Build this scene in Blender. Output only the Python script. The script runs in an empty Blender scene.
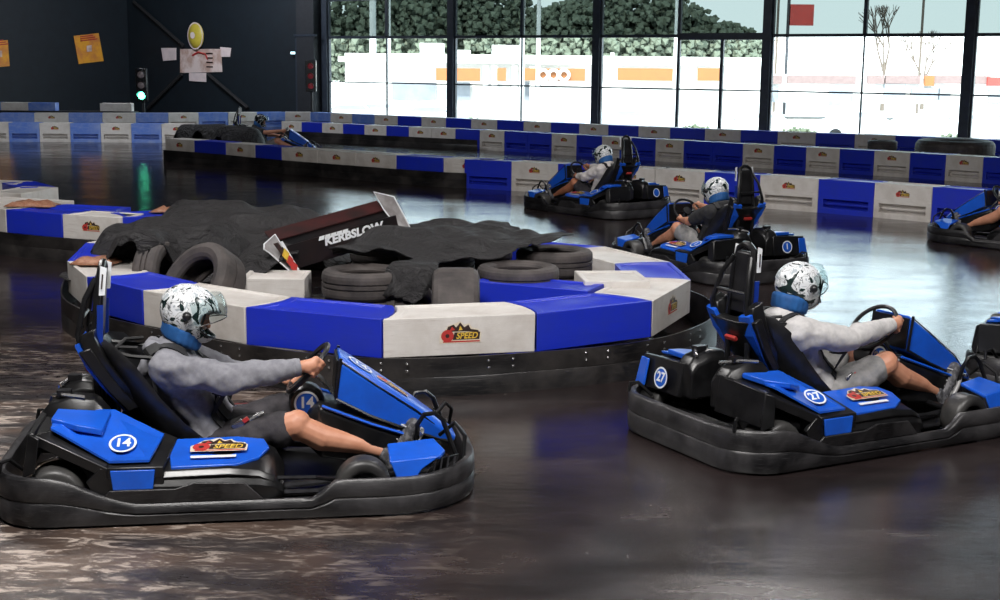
import bpy, bmesh, math, random
from mathutils import Vector, Matrix, noise
from mathutils.bvhtree import BVHTree
random.seed(7)
S = bpy.context.scene
C = S.collection
PI = math.pi
V = Vector

# ------------------------------------------------------------------ camera
F, H = 1350.0, 2.0
PIT, ROL = math.atan(233/F), math.radians(0.66)
cd = bpy.data.cameras.new('camera'); cam = bpy.data.objects.new('camera', cd); C.objects.link(cam)
R0, U0 = V((1,0,0)), V((0, math.sin(PIT), math.cos(PIT)))
FW = V((0, math.cos(PIT), -math.sin(PIT)))
CR = R0*math.cos(ROL) + U0*math.sin(ROL)
CU = U0*math.cos(ROL) - R0*math.sin(ROL)
M = Matrix((CR, CU, -FW)).transposed().to_4x4(); M.translation = V((0,0,H))
cam.matrix_world = M
cd.sensor_width = 36; cd.lens = F*36/1000; cd.clip_end = 600; cd.clip_start = .05
S.camera = cam
def at(px, py, z=0.0):
    d = CR*(px-500) + CU*(300-py) + FW*F
    t = (z-H)/d.z
    return V((0,0,H)) + d*t
def atY(px, py, Y):
    d = CR*(px-500) + CU*(300-py) + FW*F
    return V((0,0,H)) + d*(Y/d.y)

# ------------------------------------------------------------------ materials
def new_mat(name):
    m = bpy.data.materials.new(name); m.use_nodes = True
    nt = m.node_tree; b = nt.nodes['Principled BSDF']
    return m, nt, b
def N(nt, typ, **kw):
    n = nt.nodes.new(typ)
    for k, v in kw.items(): setattr(n, k, v)
    return n
def ramp(nt, fac, stops, interp='LINEAR'):
    r = N(nt, 'ShaderNodeValToRGB'); r.color_ramp.interpolation = interp
    e = r.color_ramp.elements
    while len(e) < len(stops): e.new(.5)
    for i, (p, c) in enumerate(stops):
        e[i].position = p; e[i].color = (*c, 1) if len(c) == 3 else c
    nt.links.new(fac, r.inputs['Fac'])
    return r
def coords(nt, scale=(1,1,1), kind='Object'):
    t = N(nt, 'ShaderNodeTexCoord'); mp = N(nt, 'ShaderNodeMapping')
    mp.inputs['Scale'].default_value = scale
    nt.links.new(t.outputs[kind], mp.inputs['Vector'])
    return mp.outputs['Vector']
def noise_n(nt, vec, scale=5, detail=4, rough=.6, dist=0):
    n = N(nt, 'ShaderNodeTexNoise'); n.inputs['Scale'].default_value = scale
    n.inputs['Detail'].default_value = detail; n.inputs['Roughness'].default_value = rough
    n.inputs['Distortion'].default_value = dist
    nt.links.new(vec, n.inputs['Vector']); return n
def bump(nt, b, h, strength=.3, dist=.01):
    bp = N(nt, 'ShaderNodeBump'); bp.inputs['Strength'].default_value = strength
    bp.inputs['Distance'].default_value = dist
    nt.links.new(h, bp.inputs['Height']); nt.links.new(bp.outputs['Normal'], b.inputs['Normal'])
def mat(name, c1, c2=None, rough=.5, scale=6, stretch=(1,1,1), metal=0, spec=.5, lo=.35, hi=.65, bmp=0, bd=.01, rough2=None, kind='Object'):
    m, nt, b = new_mat(name)
    b.inputs['Metallic'].default_value = metal; b.inputs['Specular IOR Level'].default_value = spec
    b.inputs['Roughness'].default_value = rough
    c2 = c2 or tuple(x*.85 for x in c1)
    n = noise_n(nt, coords(nt, stretch, kind), scale, 5)
    r = ramp(nt, n.outputs['Fac'], [(lo, c1), (hi, c2)])
    nt.links.new(r.outputs['Color'], b.inputs['Base Color'])
    if rough2 is not None:
        mr = N(nt, 'ShaderNodeMapRange'); mr.inputs['From Min'].default_value = lo; mr.inputs['From Max'].default_value = hi
        mr.inputs['To Min'].default_value = rough; mr.inputs['To Max'].default_value = rough2
        nt.links.new(n.outputs['Fac'], mr.inputs['Value']); nt.links.new(mr.outputs['Result'], b.inputs['Roughness'])
    if bmp: bump(nt, b, n.outputs['Fac'], bmp, bd)
    return m
def emis(name, c, s):
    m, nt, b = new_mat(name)
    b.inputs['Base Color'].default_value = (*c, 1)
    b.inputs['Emission Color'].default_value = (*c, 1); b.inputs['Emission Strength'].default_value = s
    return m
def glass(name, tint, rough=0.0, gl=.08):
    m, nt, b = new_mat(name); nt.nodes.remove(b)
    t = N(nt, 'ShaderNodeBsdfTransparent'); t.inputs['Color'].default_value = (*tint, 1)
    g = N(nt, 'ShaderNodeBsdfGlossy'); g.inputs['Roughness'].default_value = rough
    lw = N(nt, 'ShaderNodeLayerWeight'); lw.inputs['Blend'].default_value = .12
    ml = N(nt, 'ShaderNodeMath', operation='MULTIPLY'); ml.inputs[1].default_value = gl*5
    nt.links.new(lw.outputs['Fresnel'], ml.inputs[0])
    mx = N(nt, 'ShaderNodeMixShader')
    nt.links.new(ml.outputs[0], mx.inputs['Fac'])
    nt.links.new(t.outputs[0], mx.inputs[1]); nt.links.new(g.outputs[0], mx.inputs[2])
    nt.links.new(mx.outputs[0], nt.nodes['Material Output'].inputs['Surface'])
    return m
def scuffed_plastic(name, base, grime, rough, streak=(1.5,1.5,14), amount=.6):
    m, nt, b = new_mat(name)
    v = coords(nt, streak); n1 = noise_n(nt, v, 3.0, 8, .7)
    v2 = coords(nt); n2 = noise_n(nt, v2, 2.2, 6, .65, .4)
    r1 = ramp(nt, n1.outputs['Fac'], [(.52, (0,0,0)), (.72, (1,1,1))])
    r2 = ramp(nt, n2.outputs['Fac'], [(.42, (0,0,0)), (.68, (1,1,1))])
    mm = N(nt, 'ShaderNodeMath', operation='MAXIMUM')
    nt.links.new(r1.outputs['Color'], mm.inputs[0]); nt.links.new(r2.outputs['Color'], mm.inputs[1])
    ms = N(nt, 'ShaderNodeMath', operation='MULTIPLY'); ms.inputs[1].default_value = amount
    nt.links.new(mm.outputs[0], ms.inputs[0])
    mix = N(nt, 'ShaderNodeMix', data_type='RGBA')
    mix.inputs['A'].default_value = (*base, 1); mix.inputs['B'].default_value = (*grime, 1)
    nt.links.new(ms.outputs[0], mix.inputs['Factor'])
    nt.links.new(mix.outputs['Result'], b.inputs['Base Color'])
    b.inputs['Roughness'].default_value = rough
    bump(nt, b, n1.outputs['Fac'], .25, .006)
    return m
MT = {}
MT['blue_block'] = scuffed_plastic('blue_block', (.010,.028,.50), (.03,.05,.30), .42, amount=.35)
MT['white_block'] = scuffed_plastic('white_block', (.66,.63,.60), (.36,.31,.27), .5, amount=.55)
MT['pale_blue_block'] = scuffed_plastic('pale_blue_block', (.10,.20,.60), (.35,.42,.62), .45, amount=.7)
MT['rubber'] = scuffed_plastic('skirt_rubber', (.008,.008,.009), (.085,.075,.07), .34, (3,3,30), .55)
MT['bumper'] = scuffed_plastic('bumper_plastic', (.005,.005,.006), (.11,.105,.11), .36, (5,5,60), .5)
MT['tyre'] = mat('tyre_rubber', (.035,.030,.030), (.085,.072,.068), .7, 5, (1,1,1), bmp=.3, bd=.01)
MT['slick'] = mat('slick_tyre', (.018,.018,.019), (.06,.058,.056), .42, 5)
MT['tarp'] = mat('tarp_cloth', (.006,.0055,.0065), (.017,.015,.017), .62, 26)
_nt = MT['tarp'].node_tree; _n = noise_n(_nt, coords(_nt, (1,1.5,1)), 4.5, 6, .6, 1.6); bump(_nt, _nt.nodes['Principled BSDF'], _n.outputs['Fac'], 1.0, .09)
MT['kblue'] = mat('kart_blue_plastic', (.010,.105,.62), (.012,.085,.50), .28, 8)
MT['kblue_dk'] = mat('kart_dark_blue', (.008,.035,.30), (.008,.03,.22), .3, 8)
MT['kblack'] = mat('kart_black_plastic', (.005,.005,.0055), (.012,.012,.013), .30, 9, bmp=.1)
MT['seat'] = mat('seat_black', (.008,.008,.009), (.018,.018,.02), .35, 14)
MT['steel'] = mat('dark_steel', (.10,.10,.11), (.05,.05,.055), .35, 12, metal=.9)
MT['chrome'] = mat('bright_steel', (.5,.5,.5), (.35,.35,.36), .25, 12, metal=.9)
MT['white'] = mat('white_print', (.80,.82,.84), (.72,.74,.78), .5, 10)
MT['disc'] = mat('disc_blue', (.010,.11,.62), (.01,.09,.5), .35, 8)
MT['red'] = mat('logo_red', (.50,.03,.03), (.38,.04,.03), .5, 30)
MT['yellow'] = mat('logo_yellow', (.78,.55,.06), (.6,.35,.04), .5, 30)
MT['ink'] = mat('logo_black', (.012,.010,.010), (.05,.02,.015), .5, 30)
MT['cream'] = mat('logo_cream', (.72,.66,.52), (.6,.5,.4), .5, 30)
MT['skin'] = mat('skin', (.56,.27,.17), (.48,.21,.125), .5, 14, bmp=.08, bd=.003)
MT['skin_tan'] = mat('skin_tan', (.42,.17,.09), (.34,.13,.07), .5, 14)
MT['grey_knit'] = mat('grey_hoodie_knit', (.235,.235,.26), (.17,.17,.195), .9, 30, bmp=.35, bd=.006)
MT['pale_knit'] = mat('pale_grey_knit', (.56,.545,.54), (.45,.44,.44), .9, 30, bmp=.3, bd=.006)
MT['white_tee'] = mat('white_cotton', (.66,.62,.60), (.55,.52,.5), .9, 30, bmp=.3)
MT['black_tee'] = mat('black_cotton', (.014,.014,.016), (.028,.028,.03), .9, 30, bmp=.3)
MT['black_shorts'] = mat('black_shorts', (.022,.020,.024), (.045,.04,.045), .85, 20, bmp=.4)
MT['grey_shorts'] = mat('grey_shorts', (.30,.29,.28), (.2,.2,.2), .9, 20, bmp=.4)
MT['strap'] = mat('belt_webbing', (.010,.010,.011), (.02,.02,.022), .7, 60)
MT['collar'] = mat('blue_collar_cloth', (.010,.10,.32), (.012,.075,.24), .7, 12, bmp=.3)
MT['shoe'] = mat('sneaker_mesh', (.05,.05,.055), (.14,.14,.15), .7, 40, lo=.45, hi=.55)
MT['sole'] = mat('sneaker_sole', (.55,.55,.55), (.4,.4,.4), .6, 20)
MT['visor'] = glass('clear_visor', (.86,.90,.90), .08, .035)
MT['eye'] = mat('eye', (.5,.5,.5), (.03,.02,.02), .2, 60)
def helmet_mat(name, a, bcol, scale, thr):
    m, nt, b = new_mat(name)
    v = coords(nt); n = noise_n(nt, v, scale, 2, .6, 1.6)
    n2 = noise_n(nt, v, scale*2.6, 2, .5, 1.0)
    r = ramp(nt, n.outputs['Fac'], [(0, a), (thr, bcol)], 'CONSTANT')
    r2 = ramp(nt, n2.outputs['Fac'], [(0, (.9,.9,.9)), (.455, (.08,.09,.09)), (.485, (1,1,1)), (.60, (.5,.55,.58))], 'CONSTANT')
    mix = N(nt, 'ShaderNodeMix', data_type='RGBA', blend_type='MULTIPLY'); mix.inputs['Factor'].default_value = .9
    nt.links.new(r.outputs['Color'], mix.inputs['A']); nt.links.new(r2.outputs['Color'], mix.inputs['B'])
    nt.links.new(mix.outputs['Result'], b.inputs['Base Color'])
    b.inputs['Roughness'].default_value = .22
    return m
MT['helmet'] = helmet_mat('white_black_helmet', (.72,.74,.76), (.02,.036,.034), 8, .565)
MT['helmet_dark'] = helmet_mat('black_white_helmet', (.012,.013,.015), (.65,.66,.68), 9, .56)

# ------------------------------------------------------------------ mesh helpers
class MB:
    def __init__(s): s.v = []; s.f = []; s.m = []; s.mats = []
    def mi(s, m):
        if m is None: m = s.mats[0] if s.mats else 'kblack'
        if m not in s.mats: s.mats.append(m)
        return s.mats.index(m)
    def add(s, vs, fs, m=None):
        k = len(s.v); i = s.mi(m)
        s.v += [V(p) for p in vs]
        for f in fs: s.f.append([q+k for q in f]); s.m.append(i)
        return s
    def box(s, c, d, m=None, rot=None):
        c = V(c); vs = []
        for sx in (-.5,.5):
            for sy in (-.5,.5):
                for sz in (-.5,.5):
                    p = V((sx*d[0], sy*d[1], sz*d[2]))
                    if rot: p = rot @ p
                    vs.append(c+p)
        return s.add(vs, [(0,1,3,2),(4,6,7,5),(0,4,5,1),(2,3,7,6),(0,2,6,4),(1,5,7,3)], m)
    def prism(s, poly, z0, z1, m=None):
        n = len(poly)
        vs = [(p[0],p[1],z0) for p in poly] + [(p[0],p[1],z1) for p in poly]
        fs = [tuple(range(n-1,-1,-1)), tuple(range(n, 2*n))] + [(i,(i+1)%n,(i+1)%n+n,i+n) for i in range(n)]
        return s.add(vs, fs, m)
    def loft(s, rings, m=None, cap=True, closed=True):
        n = len(rings[0]); vs = [p for r in rings for p in r]; fs = []
        for k in range(len(rings)-1):
            for i in range(n if closed else n-1):
                j = (i+1)%n
                fs.append((k*n+i, k*n+j, (k+1)*n+j, (k+1)*n+i))
        if cap:
            fs.append(tuple(range(n-1,-1,-1))); b = (len(rings)-1)*n; fs.append(tuple(range(b, b+n)))
        return s.add(vs, fs, m)
    def slab(s, top, thick, m=None, off=None):
        """polygon of 3-D points thickened along off (default straight down)"""
        off = V(off) if off else V((0,0,-thick)); n = len(top)
        vs = [V(p) for p in top] + [V(p)+off for p in top]
        fs = [tuple(range(n)), tuple(range(2*n-1, n-1, -1))] + [(i, i+n, (i+1)%n+n, (i+1)%n) for i in range(n)]
        return s.add(vs, fs, m)
    def tube(s, pts, r, m=None, seg=8, closed=False):
        pts = [V(p) for p in pts]; n = len(pts); rings = []
        up = V((0,0,1)); last = None
        for i, p in enumerate(pts):
            if closed: t = pts[(i+1)%n]-pts[i-1]
            else: t = pts[min(i+1,n-1)]-pts[max(i-1,0)]
            t.normalize()
            if last is None:
                a = up if abs(t.z) < .9 else V((1,0,0))
                x = t.cross(a).normalized()
            else:
                x = (last - t*last.dot(t))
                x = x.normalized() if x.length > 1e-5 else t.orthogonal().normalized()
            last = x; y = t.cross(x)
            rr = r[i] if isinstance(r, (list,tuple)) else r
            rings.append([p + x*rr*math.cos(2*PI*k/seg) + y*rr*math.sin(2*PI*k/seg) for k in range(seg)])
        if closed: rings.append(rings[0]); return s.loft(rings, m, cap=False)
        return s.loft(rings, m)
    def lathe(s, prof, m=None, seg=24, mtx=None, cap=False):
        """prof: (radius, height) about local z"""
        rings = [[V((r*math.cos(2*PI*k/seg), r*math.sin(2*PI*k/seg), h)) for k in range(seg)] for r, h in prof]
        if mtx: rings = [[mtx @ p for p in rg] for rg in rings]
        return s.loft(rings, m, cap=cap)
    def capsule(s, p0, r0, p1, r1, flat=1.0, side=None, m=None, seg=14):
        p0 = V(p0); p1 = V(p1); t = p1-p0; L = t.length
        if L < 1e-5: t = V((0,0,1)); L = 1e-5
        t = t/L if L > 1e-5 else V((0,0,1))
        x = V(side) if side else t.orthogonal()
        x = (x - t*x.dot(t)).normalized(); y = t.cross(x)
        rings = []
        def ring(c, r): rings.append([c + x*r*math.cos(2*PI*k/seg) + y*r*flat*math.sin(2*PI*k/seg) for k in range(seg)])
        for a in (85, 60, 35, 12): ring(p0 - t*r0*math.sin(math.radians(a))*min(1,flat+.2), r0*math.cos(math.radians(a)))
        for a in (12, 35, 60, 85): ring(p1 + t*r1*math.sin(math.radians(a))*min(1,flat+.2), r1*math.cos(math.radians(a)))
        return s.loft(rings, m)
    def mesh(s, name):
        me = bpy.data.meshes.new(name); me.from_pydata([tuple(p) for p in s.v], [], s.f)
        for mm in s.mats: me.materials.append(MT[mm])
        if not s.mats: me.materials.append(MT['kblack'])
        me.polygons.foreach_set('material_index', s.m); 
        bm = bmesh.new(); bm.from_mesh(me); bmesh.ops.recalc_face_normals(bm, faces=bm.faces); bm.to_mesh(me); bm.free()
        me.update(); return me
    def build(s, name, parent=None, smooth=False, bevel=0, seg=2, loc=None, ang=35, recenter=False):
        me = s.mesh(name)
        if smooth:
            me.polygons.foreach_set('use_smooth', [True]*len(me.polygons))
            me.set_sharp_from_angle(angle=math.radians(ang))
        o = bpy.data.objects.new(name, me); C.objects.link(o)
        if parent: o.parent = parent
        if bevel:
            b = o.modifiers.new('bevel', 'BEVEL'); b.width = bevel; b.segments = seg; b.limit_method = 'ANGLE'; b.angle_limit = math.radians(30)
            b.harden_normals = False
            me.polygons.foreach_set('use_smooth', [True]*len(me.polygons)); me.set_sharp_from_angle(angle=math.radians(40))
        if loc: o.location = loc
        return o
def mb(): return MB()
def tag(o, label=None, cat=None, group=None, kind=None):
    if label: o['label'] = label
    if cat: o['category'] = cat
    if group: o['group'] = group
    if kind: o['kind'] = kind
    return o
def empty(name, loc, rz, label, cat, group=None):
    o = bpy.data.objects.new(name, None); C.objects.link(o); o.location = loc; o.rotation_euler = (0,0,rz)
    o.empty_display_size = .1
    return tag(o, label, cat, group)
def copy_tree(o, parent=None):
    c = o.copy(); C.objects.link(c)
    if parent: c.parent = parent
    for ch in list(kids.get(o.name, [])): copy_tree(ch, c)
    return c
kids = {}
def index_kids():
    kids.clear()
    for o in bpy.data.objects:
        if o.parent: kids.setdefault(o.parent.name, []).append(o)
def center_origin(o):
    """move a top-level mesh's origin to its base centre"""
    vs = [v.co for v in o.data.vertices]
    c = V((sum(v.x for v in vs)/len(vs), sum(v.y for v in vs)/len(vs), min(v.z for v in vs)))
    o.data.transform(Matrix.Translation(-c)); o.location = c
    return o
def place_mesh(name, me, mtx, parent=None):
    o = bpy.data.objects.new(name, me); C.objects.link(o)
    if parent: o.parent = parent
    o.matrix_local = mtx
    return o
def frame(o, x, y):
    x = V(x).normalized(); z = x.cross(V(y)).normalized(); y = z.cross(x)
    m = Matrix((x, y, z)).transposed().to_4x4(); m.translation = V(o); return m

# ------------------------------------------------------------------ flat prints
def text_mesh(txt, size, matname, shear=0, bold=.0, depth=.0):
    cu = bpy.data.curves.new('text', 'FONT'); cu.body = txt; cu.size = size; cu.align_x = 'CENTER'; cu.align_y = 'CENTER'
    cu.offset = bold; cu.shear = shear; cu.resolution_u = 3
    o = bpy.data.objects.new('text', cu); C.objects.link(o)
    dg = bpy.context.evaluated_depsgraph_get(); me = bpy.data.meshes.new_from_object(o.evaluated_get(dg))
    bpy.data.objects.remove(o); bpy.data.curves.remove(cu)
    vs = [v.co.copy() for v in me.vertices]; fs = [tuple(p.vertices) for p in me.polygons]
    bpy.data.meshes.remove(me)
    return vs, fs
def add_text(m, txt, size, matname, x=0, y=0, z=0, sx=1, shear=0, bold=0):
    vs, fs = text_mesh(txt, size, matname, shear, bold)
    m.add([(v.x*sx+x, v.y+y, z) for v in vs], fs, matname)
def disc(m, r0, r1, z, mt, cx=0, cy=0, ey=1, seg=28):
    a = [(cx+r1*math.cos(2*PI*k/seg), cy+r1*ey*math.sin(2*PI*k/seg), z) for k in range(seg)]
    if r0 <= 0: m.add(a, [tuple(range(seg))], mt)
    else:
        b = [(cx+r0*math.cos(2*PI*k/seg), cy+r0*ey*math.sin(2*PI*k/seg), z) for k in range(seg)]
        m.add(b+a, [(k,(k+1)%seg,(k+1)%seg+seg,k+seg) for k in range(seg)], mt)
def logo_mesh():
    m = mb()   # 1 unit wide, centred
    m.add([(-.5,-.20,0),(.5,-.20,0),(.52,.02,0),(.46,.12,0),(.30,.16,0),(.22,.27,0),(.10,.24,0),(0,.33,0),(-.14,.27,0),(-.28,.24,0),(-.38,.12,0),(-.50,.02,0)], [tuple(range(12))], 'cream')
    m.add([(-.34,.08,.002),(-.30,.20,.002),(-.16,.25,.002),(-.10,.18,.002),(0,.30,.002),(.10,.18,.002),(.2,.24,.002),(.26,.13,.002),(.44,.10,.002),(.46,.05,.002),(.1,.08,.002)], [tuple(range(11))], 'ink')
    m.add([(-.26,.10,.003),(-.2,.2,.003),(-.12,.12,.003)], [(0,1,2)], 'red')
    m.add([(-.04,.10,.003),(.0,.22,.003),(.06,.12,.003)], [(0,1,2)], 'yellow')
    disc(m, .05, .155, .003, 'red', -.31, -.02, .95)
    disc(m, 0, .05, .003, 'ink', -.31, -.02)
    m.add([(-.18,-.12,.003),(.47,-.12,.003),(.49,.06,.003),(-.14,.06,.003)], [(0,1,2,3)], 'ink')
    add_text(m, 'SPEED', .21, 'yellow', .16, -.03, .004, .92, .25, .004)
    m.add([(-.42,-.18,.003),(.48,-.18,.003),(.48,-.145,.003),(-.42,-.145,.003)], [(0,1,2,3)], 'red')
    return m.mesh('speed_logo')
LOGO = logo_mesh()
def disc_mesh(num, ring='white'):
    m = mb()
    disc(m, 0, .060, 0, 'disc'); disc(m, .050, .060, .0012, 'white')
    if num: add_text(m, num, .075, 'white', 0, .002, .0015, .95, 0, .0025)
    return m.mesh('number_disc')
# ------------------------------------------------------------------ kart
def rr_path(xr, xf, w, rr, rf, n=7):
    """rounded rectangle in plan: rear xr, front xf, half width w; corner radii; counter-clockwise"""
    pts = []
    for cx, cy, r, a0 in ((xf-rf, w-rf, rf, 0), (xr+rr, w-rr, rr, 90), (xr+rr, -w+rr, rr, 180), (xf-rf, -w+rf, rf, 270)):
        if a0 in (0, 270): pass
        for k in range(n+1):
            a = math.radians(a0 + 90*k/n); pts.append((cx+r*math.cos(a), cy+r*math.sin(a)))
    return pts
def dense(pts, step):
    out = []
    n = len(pts)
    for i in range(n):
        a, b = V(pts[i]), V(pts[(i+1)%n]); k = max(1, int((b-a).length/step))
        for j in range(k): out.append(a.lerp(b, j/k))
    return out
def sstep(a, b, x):
    t = max(0, min(1, (x-a)/(b-a))); return t*t*(3-2*t)
def wheel(cx, y0, y1, R, parent, s):
    m = mb(); w = abs(y1-y0)/2; yc = (y0+y1)/2
    mx = Matrix.Translation((cx, yc, R)) @ Matrix.Rotation(PI/2, 4, 'X')
    prof = [(R*.52,-w*.75),(R*.60,-w*.95),(R*.82,-w),(R*.95,-w*.86),(R,-w*.6),(R,w*.6),(R*.95,w*.86),(R*.82,w),(R*.60,w*.95),(R*.52,w*.75)]
    m.lathe(prof+[prof[0]], 'slick', 30, mx)
    o = m.build('wheel', parent, smooth=True, ang=50)
    h = mb(); h.lathe([(R*.53,-w*.7),(R*.50,-w*.2),(R*.2,-w*.1),(0.001,-w*.1)], 'steel', 20, mx)
    h.lathe([(R*.53,w*.7),(R*.50,w*.2),(R*.2,w*.1),(0.001,w*.1)], 'steel', 20, mx)
    h.lathe([(.022,-w*.8),(.022,w*.8)], 'chrome', 10, mx, cap=True)
    for k in range(3):
        a = 2*PI*k/3
        h.lathe([(.007,-w*.25),(.007,w*.25)], 'chrome', 6, mx @ Matrix.Translation((.04*math.cos(a), .04*math.sin(a), 0)), cap=True)
    h.build('hub', o, smooth=True)
    return o
def my(p, s): return V((p[0], p[1]*s, p[2]))
SIDED = []   # prints of the tail: (object, +1 driver's left / -1 right)
def make_kart(num, name='go_kart'):
    root = bpy.data.objects.new(name, None); C.objects.link(root)
    W = .60
    # wrap-around bumper
    path = dense(rr_path(-1.07, 1.09, W, .26, .42), .05)
    m = mb(); rings = []
    def ztop(x):
        return .100 + .130*(1-sstep(-.85, -.42, x)) + .078*sstep(.32, .42, x) + .01*sstep(.8, 1.05, x)
    n = len(path)
    for i, p in enumerate(path):
        t = (path[(i+1)%n]-path[i-1]).normalized(); o = V((t.y, -t.x))
        zt = ztop(p.x); zb = .012; w = noise.noise(V((p.x*5, p.y*5, 3)))*.006
        P = lambda d, z: V((p.x+o.x*d, p.y+o.y*d, z))
        rings.append([P(0,zb), P(.006+w,zb+.012), P(.010+w,(zb+zt)*.45), P(.002,(zb+zt)*.5), P(.010+w,(zb+zt)*.56), P(.006+w,zt-.012), P(-.006,zt), P(-.034,zt-.004), P(-.038,zt-.016), P(-.034,zb)])
    rings.append(rings[0]); m.loft(rings, 'bumper', cap=False)
    bp = m.build('bumper', root, smooth=True, ang=50)
    # rear corner hoops joining bumper to frame (seen on the tail)
    m = mb()
    for s in (1,-1):
        m.tube([(-1.04, s*.47, .22), (-1.03, s*.47, .27), (-1.0, s*.44, .275), (-.93, s*.40, .20)], .010, 'kblack', 6)
    m.tube([(-1.05,-.40,.19),(-1.05,.40,.19)], .018, 'kblack', 8)
    m.build('rear_bar', root, smooth=True)
    # floor tray and chassis tubes
    m = mb(); m.prism([(-.92,-.42),(.6,-.36),(1.0,-.22),(1.0,.22),(.6,.36),(-.92,.42)], .045, .06, 'kblack')
    m.build('floor_tray', root)
    m = mb()
    for s in (1,-1):
        m.tube([(-.95,s*.33,.085),(-.3,s*.33,.085),(.15,s*.36,.085),(.45,s*.30,.09),(.98,s*.22,.10)], .016, 'steel', 8)
        m.tube([(.12,s*.50,.10),(.34,s*.50,.10),(.42,s*.42,.10)], .013, 'steel', 8)
        m.tube([(.12,s*.50,.17),(.33,s*.50,.165),(.42,s*.40,.12)], .010, 'steel', 8)
        m.tube([(.18,s*.50,.10),(.18,s*.50,.17)], .008, 'chrome', 6)
    m.tube([(.58,-.46,.13),(.58,.46,.13)], .016, 'steel', 8); m.tube([(-.80,-.48,.13),(-.80,.48,.13)], .018, 'chrome', 8)
    m.build('chassis_frame', root, smooth=True)
    for s in (1,-1):
        wheel(-.80, s*.37, s*.57, .130, root, s)
        wheel(.545, s*.42, s*.56, .125, root, s)
    for s in (1,-1):
        # rear cowl: black body + blue cover
        P1,P2,P3,P4,P5 = [my(p,s) for p in ((-.82,-.20,.430),(-.81,-.49,.418),(-.56,-.553,.277),(-.39,-.553,.277),(-.57,-.235,.428))]
        P6 = my((-.35,-.27,.315), s)
        m = mb()
        b1,b2,b3,b4,b5,b6 = [my(p,s) for p in ((-.88,-.17,.418),(-.88,-.515,.405),(-.57,-.578,.262),(-.33,-.578,.262),(-.56,-.20,.416),(-.29,-.255,.302))]
        for poly in ((b1,b2,b5),(b2,b3,b5),(b3,b4,b6,b5)): m.slab(poly, .05, 'kblack')
        # rear wall and side fin of the fender, tall black panels with an open arch for the wheel
        m.slab([my(p,s) for p in ((-.90,-.16,.43),(-.90,-.53,.415),(-.93,-.53,.24),(-.93,-.16,.24))], .02, 'kblack', off=(.03,0,0))
        m.slab([my(p,s) for p in ((-.90,-.53,.415),(-.85,-.555,.395),(-.87,-.575,.25),(-.93,-.545,.22))], .02, 'kblack', off=(0,.012*s,0))
        m.slab([my(p,s) for p in ((-.60,-.575,.262),(-.335,-.575,.262),(-.32,-.58,.09),(-.60,-.58,.09),(-.66,-.575,.20))], .03, 'kblack', off=(0,.03*s,0))
        cw = m.build('rear_cowl', root, bevel=.008)
        c = mb(); t = .011; up = V((0,0,t))
        for poly in ((P1,P2,P5),(P2,P3,P5),(P3,P4,P6,P5)):
            c.slab([p+up for p in (poly if s > 0 else poly)], t, 'kblue')
        cover = c.build('cowl_cover', cw, smooth=False)
        m = mb()
        a = [my(p,s) for p in ((-.82,-.24,.452),(-.82,-.42,.452),(-.70,-.48,.435),(-.60,-.44,.40),(-.58,-.28,.445))]
        m.slab(a, .03, 'kblue'); m.build('raised_vent', cover, bevel=.006)
        m = mb(); m.slab([my(p,s) for p in ((-.555,-.59,.252),(-.365,-.59,.252),(-.375,-.592,.165),(-.545,-.592,.165))], .012, 'kblue', off=(0,.012*s,0))
        m.build('side_insert', cw, bevel=.003)
        m = mb(); m.slab([my(p,s) for p in ((-.915,-.45,.40),(-.905,-.535,.40),(-.935,-.55,.25),(-.945,-.45,.25))], .02, 'kblue', off=(-.012,0,0))
        SIDED.append((m.build('corner_strip', cw, bevel=.004), -s))
        nrm = ((P4-P3).cross(P5-P3)); nrm = nrm if nrm.z > 0 else -nrm; nrm.normalize()
        cc = (P3*.38+P4*.30+P5*.32)+nrm*.016
        xd = V((1, 0, 0)) if s > 0 else V((-1, 0, 0))
        place_mesh('number_disc', num, frame(cc, xd, nrm.cross(xd)), cw)
        rd = place_mesh('number_disc', num, frame((-.935-.012, -s*.30, .325), (0,-1,0), (.17,0,1)), cw); SIDED.append((rd, -s))
        # engine housing / tank hump behind the seat
        m = mb()
        r = [[my((x, y, z), s) for y, z in ((-.08,.24),(-.25,.24),(-.25,h-.06),(-.21,h),(-.12,h),(-.08,h-.04))] for x, h in ((-.90,.42),(-.86,.47),(-.76,.50),(-.66,.49),(-.60,.42))]
        m.loft(r, 'kblack'); hh = m.build('engine_cover', root, bevel=.012)
        m = mb(); m.tube([my(p,s) for p in ((-.86,-.10,.48),(-.80,-.20,.505),(-.70,-.22,.495))], .010, 'chrome', 6)
        m.box(my((-.80,-.16,.505),s), (.06,.05,.03), 'steel'); m.build('filler_cap', hh)
        # side pod
        prof = []
        m = mb()
        secs = ((-.42,.265,.10),(-.30,.270,.09),(-.05,.275,.085),(.08,.262,.085),(.15,.225,.09),(.19,.15,.10))
        rings = []
        for x, zt, zb in secs:
            k = 1 if x < .1 else (.97 if x < .16 else .92)
            rings.append([my((x, y, z), s) for y, z in ((-.25,zb),(-.25,zt+.015),(-.40*k,zt),(-.555*k,zt-.035),(-.575*k,zt-.06),(-.565*k,(zt+zb)/2+.02),(-.585*k,(zt+zb)/2-.01),(-.575*k,zb))])
        m.loft(rings, 'kblack'); pod = m.build('side_pod', root, bevel=.010)
        c = mb()
        top = [my(p,s) for p in ((-.335,-.26,.298),(-.02,-.26,.302),(.10,-.27,.290),(.125,-.36,.275),(.08,-.47,.262),(-.02,-.535,.250),(-.30,-.545,.250))]
        c.slab(top, .016, 'kblue'); pt = c.build('pod_top', pod, bevel=.004)
        a, b, d = top[0], top[1], top[5]
        nr = (b-a).cross(d-a); nr = nr if nr.z > 0 else -nr; nr.normalize()
        xd = V((1,0,0)) if s > 0 else V((-1,0,0))
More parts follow.
